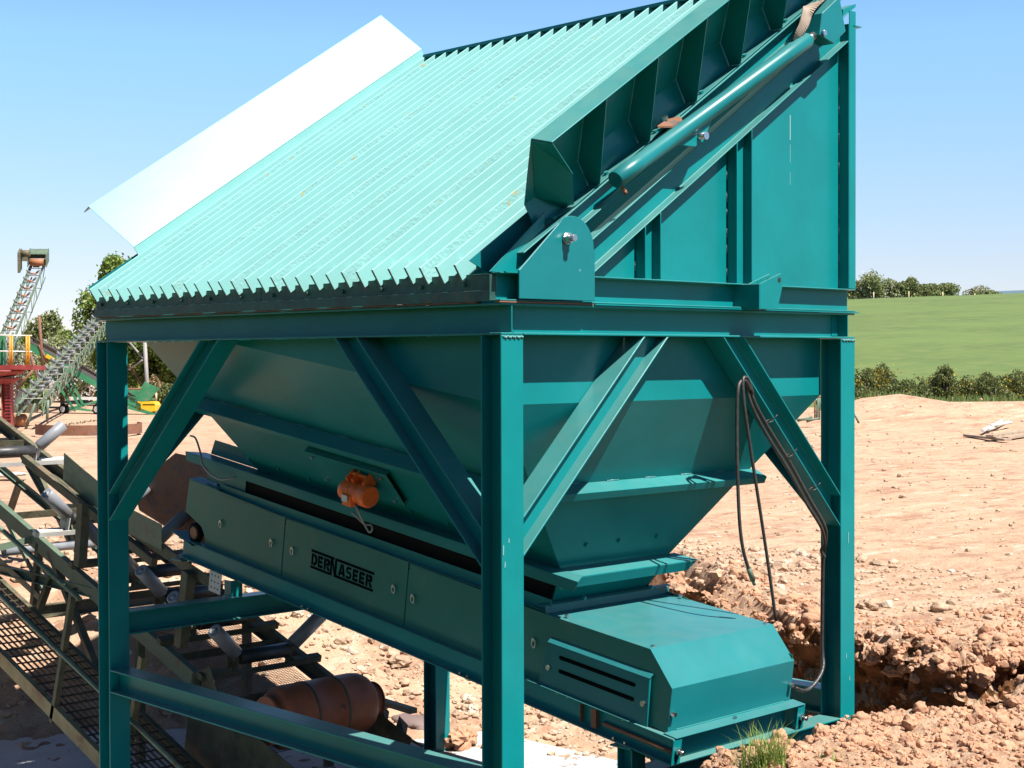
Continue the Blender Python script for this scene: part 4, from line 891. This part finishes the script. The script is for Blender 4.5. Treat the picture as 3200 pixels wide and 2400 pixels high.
# left: trees and bushes beyond the far conveyors
GZ = -2.6
def ltree(px, top, rpx, d, mt, n, leaf, seed, label, name='leafy_tree', cat='tree', grp=None, **k):
    H = at(px, top, d=d).z-GZ; P = on(px, 1200, d, GZ); return tree(name, label, cat, P, H, wpx(rpx, d), mt, n, leaf, seed, grp, **k)
ltree(372, 775, 135, 84, l_green, 42000, .085, 1, 'tall leafy tree partly hidden by the left end of the grid', lobes=16, squat=.5)
ltree(500, 960, 150, 80, l_dark, 34000, .080, 2, 'dark green tree seen through the left knee brace opening', lobes=16, squat=.5)
ltree(150, 975, 78, 92, l_haw, 18000, .085, 3, 'mid green rounded tree left of the white hawthorn', grp=None, lobes=10, squat=.48)
ltree(240, 1000, 75, 88, l_green, 18000, .08, 4, 'small green tree between hawthorn and tall tree', lobes=10, squat=.48)
ltree(95, 1000, 50, 95, l_green, 14000, .085, 44, 'green tree behind the tall conveyor on the left', lobes=10, squat=.48)
ltree(195, 1045, 95, 76, l_haw, 11000, .06, 5, 'hawthorn bush covered in white blossom behind the conveyors', 'hawthorn_bush', 'bush', 'flowering hawthorn bushes', blossom=l_blos, nb=9000, lobes=14, squat=.5)
ltree(85, 1075, 80, 72, l_haw, 9000, .06, 6, 'hawthorn bush in white blossom behind the orange handrail', 'hawthorn_bush', 'bush', 'flowering hawthorn bushes', blossom=l_blos, nb=8000, lobes=12, squat=.5)
ltree(110, 1160, 50, 70, l_green, 4500, .08, 7, 'low green bush right of the red platform', 'low_bush', 'bush', 'low bushes at the yard edge', squat=.5)
ltree(285, 1120, 55, 82, l_dark, 5000, .09, 8, 'dark low bush beyond the green conveyor legs', 'low_bush', 'bush', 'low bushes at the yard edge', squat=.5)
ltree(15, 1110, 50, 84, l_dark, 4500, .09, 18, 'dark bush behind the red column', 'low_bush', 'bush', 'low bushes at the yard edge', squat=.5)
ltree(486, 1165, 34, 74, l_tan, 3500, .07, 9, 'tan coloured bush above the green machine', 'low_bush', 'bush', 'low bushes at the yard edge', squat=.5)
ltree(525, 1195, 36, 73, l_gorse, 3500, .07, 10, 'grey green bush right of the green machine', 'low_bush', 'bush', 'low bushes at the yard edge', squat=.5)
ltree(700, 1130, 90, 88, l_dark, 2500, .12, 19, 'dark tree hidden behind the middle of the hopper', squat=.5)
# right: field trees, fence, gorse hedge
def fz(px, d):
    a = (at(px, 1118, d=1)-CAM).dot(V((R0.x, R0.y, 0)).normalized())
    return -3.0+(min(d, 250)-64)*(.0652+.0056*(a-.218)/.115)-(0 if d < 250 else (d-250)*.03)
for i, (px, top, rpx, lab) in enumerate([(2672,865,34,'hawthorn tree on the hill crest touching the machine corner'),(2722,845,48,'tallest hawthorn on the hill crest, half in blossom'),(2790,868,42,'airy hawthorn right of the tallest one on the crest'),(2845,862,38,'narrow hawthorn behind the second fence post'),(2905,878,46,'broad green hawthorn between second and third fence post'),(2952,878,42,'green hawthorn right above the third fence post'),(3060,890,46,'round hawthorn standing alone behind the fourth fence post'),(3110,915,26,'lowest hawthorn at the right end of the crest')]):
    d = 264; z0 = fz(px, d)-.3; P = on(px, 900, d, z0); H = at(px, top, d=d).z-z0
    tree('hawthorn_tree', lab, 'tree', P, H, wpx(rpx*1.15, d), l_haw, 8000, .135, 40+i, 'hawthorns along the hill crest', blossom=l_blos if i in (0, 1, 2, 6) else None, nb=700, squat=.55, lobes=18)
m_post = mat('new_timber', (.50,.40,.24), .8, var=.15)
for px, top, bot in ((2730,913,944),(2840,911,941),(2946,913,939),(3046,917,935)):
    d = 246; b = MB(); A, B = at(px, bot+4, d=d), at(px, top, d=d); b.cyl(A, B, .10, 10, .09); b.cyl(B, B+V((0,0,.05)), .09, 10, .03)
    tag(b.build('fence_post', m_post), {2730:'pale timber fence post nearest the machine on the hill',2840:'second pale timber fence post on the hill',2946:'third pale timber fence post on the hill',3046:'rightmost pale timber fence post on the hill'}[px], 'fence post', 'fence posts along the hill crest')
hed = [(2640,1170,52,.3),(2700,1140,46,.9),(2755,1128,40,1.0),(2800,1180,48,.2),(2862,1184,46,.1),(2920,1160,44,.4),(2958,1142,40,.15),(3010,1178,44,.6),(3062,1158,42,.7),(3110,1172,48,.5),(3165,1166,50,.9),(3225,1165,50,.9)]
labs = ['gorse bush in the hedge right beside the machine leg','gorse bush with a few yellow flowers next to the leg','tall gorse bush crowned with yellow flowers near the machine','low dark gorse bush right of the tall yellow one','low green gorse bush in the middle of the hedge','gorse bush with sparse flowers under the second fence post','upright brownish gorse bush standing above the hedge line','gorse bush with yellow top right of the upright one','gorse bush with yellow tips below the fourth fence post','wide gorse bush near the right edge','flowering gorse bush at the right edge of the picture','gorse bush running out of the right edge']
for i, ((px, top, rpx, fl), lab) in enumerate(zip(hed, labs)):
    d = 66+2*(i % 3); z0 = fz(px, d)-.25; P = on(px, 1200, d, z0); H = at(px, top, d=d).z-z0
    tree('gorse_bush', lab, 'gorse bush', P, H, wpx(rpx*1.45, d), l_gorse, 11000, .040, 70+i, 'gorse hedge below the field', blossom=l_yel, nb=int(60+900*fl), squat=.50, lobes=16)
b = MB(); rn = random.Random(5)
for _ in range(5200):
    px = rn.uniform(2560, 3260); d = rn.uniform(60, 68.5); P = on(px, 1200, d, 0); z = max(ground_z(P.x, P.y, False), fz(px, d) if d > 64 else -9); hh_ = rn.uniform(.12, .38)
    P.z = z; q = V((rn.uniform(-.1,.1), rn.uniform(-.1,.1), hh_)); b.add([P-R0*.03, P+R0*.03, P+q], [(0,1,2)])
tag(b.build('verge_grass', leafmat('verge_grass', (.07,.13,.03), (.16,.21,.07))), kind='stuff')
# grass tufts on the heap and weeds
l_grass = leafmat('fresh_grass', (.10,.20,.03), (.30,.36,.09))
def tuft(px, py, n, hgt, lab, seed, spread=.05):
    rnd = random.Random(seed); P0 = hit(px, py); b = MB()
    for _ in range(n):
        a = rnd.uniform(0, 6.28); p = P0+V((rnd.gauss(0,spread), rnd.gauss(0,spread), -.01)); l_ = hgt*rnd.uniform(.5, 1.1); k = rnd.uniform(.15, .75); w_ = rnd.uniform(.0022, .0042)
        dr = V((math.cos(a), math.sin(a), 0)); sd = V((-math.sin(a), math.cos(a), 0))*w_; pts = [p+dr*(k*l_*t*t)+V((0,0,l_*(t-.32*k*t*t))) for t in (0,.3,.6,.85,1)]
        vs = []
        for j, q in enumerate(pts[:-1]): f = 1-j*.22; vs += [q-sd*f, q+sd*f]
        vs.append(pts[-1]); b.add(vs, [(0,1,3,2),(2,3,5,4),(4,5,7,6),(6,7,8)])
    tag(b.build('grass_tuft', l_grass), lab, 'grass tuft', 'tufts growing on the spoil heap')
tuft(2405, 2392, 200, .30, 'big bright green grass tuft in front of the feeder tail', 1, .045)
tuft(2350, 2390, 60, .20, 'smaller grass clump leaning left of the big tuft', 9, .06)
tuft(2600, 2385, 26, .10, 'small weed on the clods right of the big tuft', 2)
tuft(2668, 2262, 16, .06, 'tiny grass sprig at the foot of the right leg', 3, .02)
tuft(2500, 1880, 22, .08, 'small weed on the yard left of the right leg', 4, .04)
# ================================================================== THINGS FAR LEFT
m_red = mat('red_paint', (.24,.03,.028), .6, var=.25, scale=2, bump=.2, col2=(.20,.09,.06), mask=(4,.56,.68))
m_amber = mat('orange_rail_paint', (.60,.24,.01), .5, var=.1)
m_bgreen = mat('bright_green_paint', (.03,.19,.085), .55, var=.25, scale=1.5, col2=(.14,.17,.10), mask=(3,.55,.7))
m_yel = mat('yellow_paint', (.68,.38,.012), .45, var=.12)
m_belt = mat('grey_belt', (.09,.09,.095), .7, var=.2, scale=2)
m_rolld = mat('weathered_roller', (.13,.135,.145), .55, var=.15)
m_idl = mat('dull_idler_frame', (.46,.45,.40), .6, var=.2, scale=3)
def farconv(name, label, P0, P1, wd, nidl, drop, zig=True, roll=None, head=False):
    roll = roll or (m_rolld,)*3
    D = (P1-P0).normalized(); S_ = D.cross(ez).normalized(); N_ = S_.cross(D).normalized(); ln = (P1-P0).length
    t = thing(name, label, 'conveyor', (P0.x, P0.y, GZ)); k = wd/.69
    for sg in (-1, 1):
        b = MB(); b.extr(L_(.11*k,.11*k,.012), P0+S_*(sg*wd*.5), P1+S_*(sg*wd*.5), N_, S_*-sg); b.build('stringer', m_conv, t)
        b = MB(); b.extr(L_(.05*k,.05*k,.012), P0+S_*(sg*wd*.5)-N_*drop, P1+S_*(sg*wd*.5)-N_*drop, N_, S_*-sg); b.build('lower_chord', m_conv, t)
        b = MB(); m_ = max(int(ln/(drop*2.4)), 2)
        for i in range(m_):
            a_, c_ = P0+D*(ln*i/m_), P0+D*(ln*(i+1)/m_); o = S_*(sg*wd*.5)
            if i % 2: b.cyl(a_+o, c_+o-N_*drop, .018*k, 6)
            else: b.cyl(a_+o-N_*drop, c_+o, .018*k, 6)
            b.cyl(a_+o, a_+o-N_*drop, .015*k, 6)
        b.build('lattice', m_conv, t)
    for i in range(nidl):
        p = P0+D*(ln*(i+.5)/nidl)+N_*.03*k; f = MB(); f.obox(p, S_*wd*.54, D*.02*k, N_*.012*k)
        for sg in (-1, 1): f.obox(p+S_*(sg*wd*.20)+N_*.06*k, S_*.008*k, D*.02*k, N_*.06*k); f.obox(p+S_*(sg*wd*.42)+N_*.12*k, S_*.008*k, D*.02*k, N_*.12*k)
        fr = f.build('idler_frame', m_idl, t); r = .046*k
        for a_, ua, c_, ub, mm in ((-.19,.10,.19,.10,roll[1]), (-.23,.13,-.43,.29,roll[0]), (.23,.13,.43,.29,roll[2])):
            b = MB(); b.cyl(p+S_*wd*a_+N_*ua*k, p+S_*wd*c_+N_*ub*k, r, 14); b.build('idler_roller', mm, fr)
    return t, D, S_, N_
P0, P1 = at(92, 1262, d=53), at(292, 1030, d=73); P1 = P1+(P1-P0)*.35
t, D, S_, N_ = farconv('truss_conveyor', 'pale green lattice conveyor with grey idler rollers rising behind the left leg', P0, P1, .84, 15, .42)
b = MB(); b.cyl(at(452,1060,d=70), at(466,1325,d=70), .09, 10); b.build('support_post', m_gpost, t)
for a in ((400,1065,448,1120),(402,1155,446,1125),(402,1140,455,1215),(300,1215,455,1216)):
    b = MB(); b.cyl(at(a[0],a[1],d=71), at(a[2],a[3],d=70), .05, 8); b.build('support_strut', m_rust if a[1] in (1140,1215) else m_gpost, t)
for a in ((115,1245,75,1355),(150,1250,147,1318)):
    b = MB(); b.cyl(at(a[0],a[1],d=54), at(a[2],a[3],d=54), .05, 8); b.build('support_post', m_conv, t)
P0, P1 = at(12, 1085, d=64), at(118, 830, d=73)
t, D, S_, N_ = farconv('truss_conveyor', 'tall lattice conveyor with rust coloured idler rollers and a head box at its top', P0-(P1-P0)*.35, P1, .66, 14, .60, roll=(m_rolld, m_rollo, m_rolld))
d = 72.5; b = MB(); c = at(120, 815, d=d)
b.obox(c+N_*.15+S_*.42, S_*.02, D*.45, ez*.30); b.obox(c+N_*.15-S_*.42, S_*.02, D*.45, ez*.30); b.obox(c+D*.45+N_*.2, S_*.42, D*.02, ez*.22); b.obox(c+ez*.42, S_*.42, D*.30, ez*.02)
b.build('head_box', m_conv, t)
b = MB(); b.cyl(c-S_*.36+D*-.2, c+S_*.36+D*-.2, .17, 20); b.build('head_drum', m_rollo, t)
b = MB(); q = at(70, 815, d=72); b.obox(q-S_*.12, S_*.06, D*.3, ez*.47); b.cyl(q+ez*.35-S_*.05, q+ez*.35+S_*.35, .16, 16); b.obox(q+ez*.12+S_*.12, S_*.12, D*.12, ez*.1); b.build('drive_motor', m_convd, t)
b = MB(); b.cyl(at(122,985,d=66), at(136,1175,d=66), .06, 10); b.build('support_post', m_rust, t)
for a in ((95,1105,122,1200),(105,1155,52,1215),(122,1078,150,1135)):
    b = MB(); b.cyl(at(a[0],a[1],d=66), at(a[2],a[3],d=66), .06, 8); b.build('support_strut', m_rust, t)
# red tower
d = 50; rt_ = thing('red_tower', 'red riveted column with a round red platform and orange handrail posts', 'platform', on(28, 1350, d, GZ)); 
def pt(px, py, dd=0): return at(px, py, d=d+dd)
b = MB(); b.extr(I_(.32,.30,.03,.03), pt(25,1352), pt(22,1180), R0, FW); b.build('column', m_red, rt_)
b = MB(); b.slab([pt(-90,1141,-.6), pt(102,1141,-.6), pt(102,1155,-.6), pt(-90,1155,-.6)], FW*1.4); b.build('platform_deck', m_red, rt_)
b = MB(); c = pt(-5,1156); b.lathe(c, c-ez*1, [(0,.85),(.10,.80),(.18,.55),(.24,.25)], 28); b.lathe(pt(22,1180), pt(22,1180)-ez, [(0,.42),(.06,.40),(.20,.22)], 20); b.build('platform_dish', m_red, rt_)
for px in (30, 37, 82, 90):
    b = MB(); b.cyl(pt(px,1150,-.5), pt(px+1,1047,-.5), .032, 10); b.build('rail_post', m_amber, rt_)
for py in (1048, 1098):
    b = MB(); b.cyl(pt(-100,py-2,-.5), pt(100,py+1,-.5), .022, 8); b.build('hand_rail', m_galv, rt_)
b = MB(); b.tube(smooth([pt(32,1055,-.4), pt(22,1052,-.4), pt(20,1085,-.4), pt(27,1097,-.4)], 5), .02, 8); b.build('rail_loop', m_galv, rt_)
b = MB(); b.extr(I_(.20,.20,.02,.02), pt(5,1150,-.3), pt(5,1050,-.3), R0, FW); b.build('green_post', m_bgreen, rt_)
b = MB()
for k in range(13):
    for px in (31, 20): q = pt(px, 1190+k*10, -.18); b.obox(q, R0*.045, FW*.012, ez*.018)
b.build('column_rivets', m_red, rt_)
# belt hopper beyond the tower
d = 55; bh = thing('rubber_sided_hopper', 'small green feed hopper with sloping black rubber sides behind the red column', 'feed hopper', on(65, 1300, d, GZ))
b = MB(); b.add([pt(40,1262), pt(92,1265), pt(84,1245), pt(64,1218), pt(42,1256), pt(60,1264,1.4), pt(100,1262,1.4), pt(66,1224,1.2)], [(0,1,2,3,4),(1,6,7,3,2),(0,4,3,7,5),(5,7,6)]); b.build('rubber_side', m_belt, bh)
b = MB(); b.slab([pt(38,1264), pt(92,1264), pt(86,1290), pt(40,1290)], FW*1.2); b.build('hopper_box', m_convd, bh)
b = MB(); b.cyl(pt(38,1315), pt(76,1312,.4), .22, 20); tag(b.build('steel_drum', m_rollo), 'rust brown drum lying on the sand beside the red column', 'drum')
# green mobile conveyor
d = 66; gm = thing('mobile_conveyor', 'bright green mobile conveyor with black belt, struts, two wheels and a yellow engine cover', 'conveyor', on(230, 1290, d, GZ))
def bar(name, a, c, r, m_, dd=0, dd2=None):
    b = MB(); A_, B_ = pt(a[0],a[1],dd), pt(c[0],c[1],dd if dd2 is None else dd2); T = (B_-A_).normalized(); sd = T.cross(FW).normalized(); b.obox((A_+B_)/2, T*((B_-A_).length/2), sd*r, FW*r*.7); return b.build(name, m_, gm)
b = MB(); b.slab([pt(92,1068), pt(300,1190), pt(440,1262), pt(440,1285), pt(300,1212), pt(93,1094)], FW*.06); b.build('side_beam', m_bgreen, gm)
b = MB(); b.slab([pt(92,1068,1.1), pt(300,1190,1.1), pt(440,1262,1.1), pt(440,1285,1.1), pt(300,1212,1.1), pt(93,1094,1.1)], FW*.06); b.build('side_beam', m_bgreen, gm)
b = MB(); b.slab([pt(90,1048,.05), pt(192,1100,.05), pt(306,1170,.05), pt(430,1240,.05), pt(430,1247,1.1), pt(300,1180,1.1), pt(190,1112,1.1), pt(92,1062,1.1)], ez*-.03); b.slab([pt(92,1062), pt(430,1250), pt(430,1262), pt(92,1072)], FW*.03); b.build('conveyor_belt', m_belt, gm)
b = MB(); b.cyl(pt(93,1066,.02), pt(93,1066,1.1), .13, 16); b.build('head_drum', m_belt, gm)
for a, c in (((128,1122),(235,1285)),((185,1150),(250,1275)),((210,1165),(262,1270)),((215,1224),(238,1224)),((200,1282),(320,1250)),((240,1278),(440,1300))): bar('strut', a, c, .045, m_bgreen, .2)
bar('cover_strip', (145,1112), (178,1130), .07, m_yel, -.03)
for px in (200, 305):
    b = MB(); q = pt(px, 1279, .1); w_ = R0*.45+FW*.9; w_.normalize(); b.lathe(q-w_*.09, q+w_*.3, [(0,.10),(.005,.15),(.01,.16),(.012,.19),(.03,.235),(.16,.235),(.18,.19),(.182,.1)], 24); wh = b.build('tyre', m_rubber, gm); b = MB(); b.cyl(q-w_*.092, q-w_*.10, .13, 20); b.build('rim', m_galv, wh)
b = MB(); b.slab([pt(452,1192), pt(499,1214), pt(472,1244), pt(440,1243), pt(425,1240)], FW*.05); b.slab([pt(398,1218,.1), pt(430,1218,.1), pt(446,1238,.1), pt(410,1236,.1)], FW*.05); b.slab([pt(398,1236), pt(440,1243), pt(472,1244), pt(470,1252), pt(440,1255), pt(398,1246)], FW*.8); b.build('feed_hopper', m_bgreen, gm)
b = MB(); b.slab([pt(424,1256), pt(428,1253), pt(482,1255), pt(488,1266), pt(487,1285), pt(470,1289), pt(424,1284), pt(420,1272)], FW*.9); ec = b.build('engine_cover', m_yel, gm, bev=.03)
b = MB(); b.slab([pt(446,1263,-.01), pt(484,1263,-.01), pt(484,1266,-.01), pt(446,1266,-.01)], FW*.005); b.build('cover_slot', m_cutout, ec)
b = MB(); b.slab([pt(406,1242), pt(421,1246), pt(421,1260), pt(406,1256)], FW*.3); b.build('side_cover', m_yel, gm)
b = MB(); b.slab([pt(400,1262), pt(480,1290), pt(490,1298), pt(484,1300), pt(400,1278)], FW*.5); b.build('tow_frame', m_bgreen, gm)
# brown stand, white strip, fence post
for a, c in (((281,1192),(282,1240)),((291,1196),(292,1240)),((205,1192),(300,1192)),((225,1208),(300,1186))):
    pass
d = 78; bs = thing('brown_stand', 'rust brown steel stand half hidden behind the green conveyor', 'steel stand', on(285, 1240, d, GZ))
for a, c in (((281,1180),(282,1242)),((291,1180),(292,1242)),((225,1192),(300,1192)),((225,1208),(300,1194)),((222,1195),(224,1240))):
    b = MB(); b.cyl(pt(*a), pt(*c), .06, 8); b.build('stand_bar', m_rust, bs)
d = 74; b = MB(); b.slab([pt(215,1240), pt(300,1241), pt(300,1250), pt(222,1249)], FW*.4); tag(b.build('white_block', m_galv), 'long low white block on the sand beyond the green conveyor', 'block')
d = 72; b = MB(); b.cyl(pt(488,1254), pt(488,1228), .045, 8); b.cyl(pt(488,1228), pt(488,1226.5), .045, 8, .02); tag(b.build('timber_stake', m_post), 'pale timber stake right of the green machine', 'stake')
# rusty curved plate ring on the sand with its chain
P = at(235, 1352, z=-2.42); b = MB(); rr_, n = 1.55, 60; ring = []
ca, sa = V((R0.x,R0.y,0)), V((FW.x,FW.y,0)).normalized()
for i in range(n+1):
    a = -2.95+3.6*i/n; ring.append((P+ca*(rr_*1.05*math.cos(a)+.1)+sa*(rr_*math.sin(a)+1.2)))
for i in range(n): b.slab([ring[i]+V((0,0,-.08)), ring[i+1]+V((0,0,-.08)), ring[i+1]+V((0,0,.24)), ring[i]+V((0,0,.24))], (ring[i]-P-sa*1.2).normalized()*.02)
tag(b.build('steel_hoop', m_rust), 'wide curved rusty steel hoop lying on the sand left of the leg', 'steel hoop')
b = MB(); c0 = at(170,1335,z=-2.52); c1 = at(300,1315,z=-2.52)
for k in range(46):
    q = c0.lerp(c1, k/45)+V((.12*math.sin(k*1.3),.16*math.sin(k*.9),.03)); a = k*1.57
    u = (c1-c0).normalized(); v_ = V((0,0,1)) if k % 2 else u.cross(ez); b.tube([q+u*.055*math.cos(t)+v_*.03*math.sin(t) for t in [2*math.pi*i/8 for i in range(8)]], .010, 5, True)
tag(b.build('steel_chain', m_convd), 'dark chain lying across the sand behind the rusty hoop', 'chain')
b = MB(); q = at(16,1493,z=-2.5); rock(b, (q.x,q.y,q.z+.06), .30, random.Random(2), 2, .3); tag(b.build('white_sack', m_galv), 'flat white sack on the sand at the left edge', 'sack')
# right: planks, pipes, pole stand
m_wood = mat('weathered_plank', (.30,.23,.17), .85, var=.3, scale=3, bump=.3, bscale=12)
def lay(a, c, wd, th, name, lab, cat, grp, m_, z=-2.5, round_=False, dz=0):
    A_, B_ = at(*a, z=z), at(*c, z=z+dz); T = (B_-A_).normalized(); sd = T.cross(ez).normalized(); b = MB()
    if round_: b.cyl(A_, B_, wd, 10)
    else: b.obox((A_+B_)/2+ez*th, T*((B_-A_).length/2), sd*wd, sd.cross(T)*th)
    return tag(b.build(name, m_, bev=0), lab, cat, grp)
lay((3020,1363),(3150,1378),.11,.03,'timber_plank','lower long grey plank pointing left near the right edge','plank','planks dropped in the yard',m_wood)
lay((3092,1366),(3210,1350),.11,.03,'timber_plank','upper plank crossing the pile at the right edge','plank','planks dropped in the yard',m_wood, -2.42)
lay((3140,1372),(3215,1362),.10,.03,'timber_plank','short plank under the others at the right edge','plank','planks dropped in the yard',m_wood)
lay((2672,1306),(2762,1322),.09,.04,'timber_plank','single plank lying just right of the leg','plank','planks dropped in the yard',m_wood)
lay((3070,1346),(3150,1305),.05,.04,'white_pipe','long white pipe lying on the bank at the far right','pipe','white pipes on the bank',m_galv,-2.35,True)
lay((3088,1342),(3192,1303),.05,.04,'white_pipe','longest white pipe at the far right, nearest the planks','pipe','white pipes on the bank',m_galv,-2.38,True)
lay((3095,1330),(3160,1320),.05,.04,'white_pipe','short white pipe crossing the other two','pipe','white pipes on the bank',m_galv,-2.3,True)
d = 50; ps = thing('pole_stand', 'bundle of pale poles in a rusty stand seen between hopper and right leg', 'pole stand', on(2552, 1315, d, GZ))
for i, px in enumerate((2546,2551,2556,2561)):
    b = MB(); b.cyl(pt(px,1312,.1*(i%2)), pt(px,1238,.1*(i%2)), .022, 8); b.build('pole', m_conv if i else m_rust, ps)
b = MB(); b.cyl(pt(2540,1240), pt(2565,1240), .03, 8); b.cyl(pt(2543,1285), pt(2563,1288), .02, 8); b.build('stand_bar', m_rust, ps)
for a, c in (((2490,1312),(2540,1310)),((2492,1316),(2538,1302)),((2520,1318),(2560,1306)),((2668,1290),(2684,1322))):
    b = MB(); b.cyl(pt(*a), pt(*c), .035, 8); b.build('stand_foot', m_conv, ps)
# plank, flat stone and bits near the back leg
lay((1175,2194),(1292,2230),.045,.025,'timber_batten','pale wooden batten on the stones beside the gas cylinder','batten',None,m_wood,-3.6)
P = hit(1300, 2270); b = MB(); rock(b, (P.x,P.y,P.z+.02), .28, random.Random(8), 2, .12); tag(b.build('flat_stone', mat('purple_slate', (.17,.12,.11), .7)), 'flat dark slab of stone behind the back leg', 'stone')
P = V((X+.30, L+.02, -3.93)); b = MB()
for i in range(10): rock(b, (P.x+random.uniform(-.15,.15), P.y+random.uniform(-.12,.12), P.z+random.uniform(0,.13)), .10, random.Random(i+50), 2, .8)
tag(b.build('soil_heap', m_clod), 'small heap of clods against the foot of the back leg', 'soil heap')
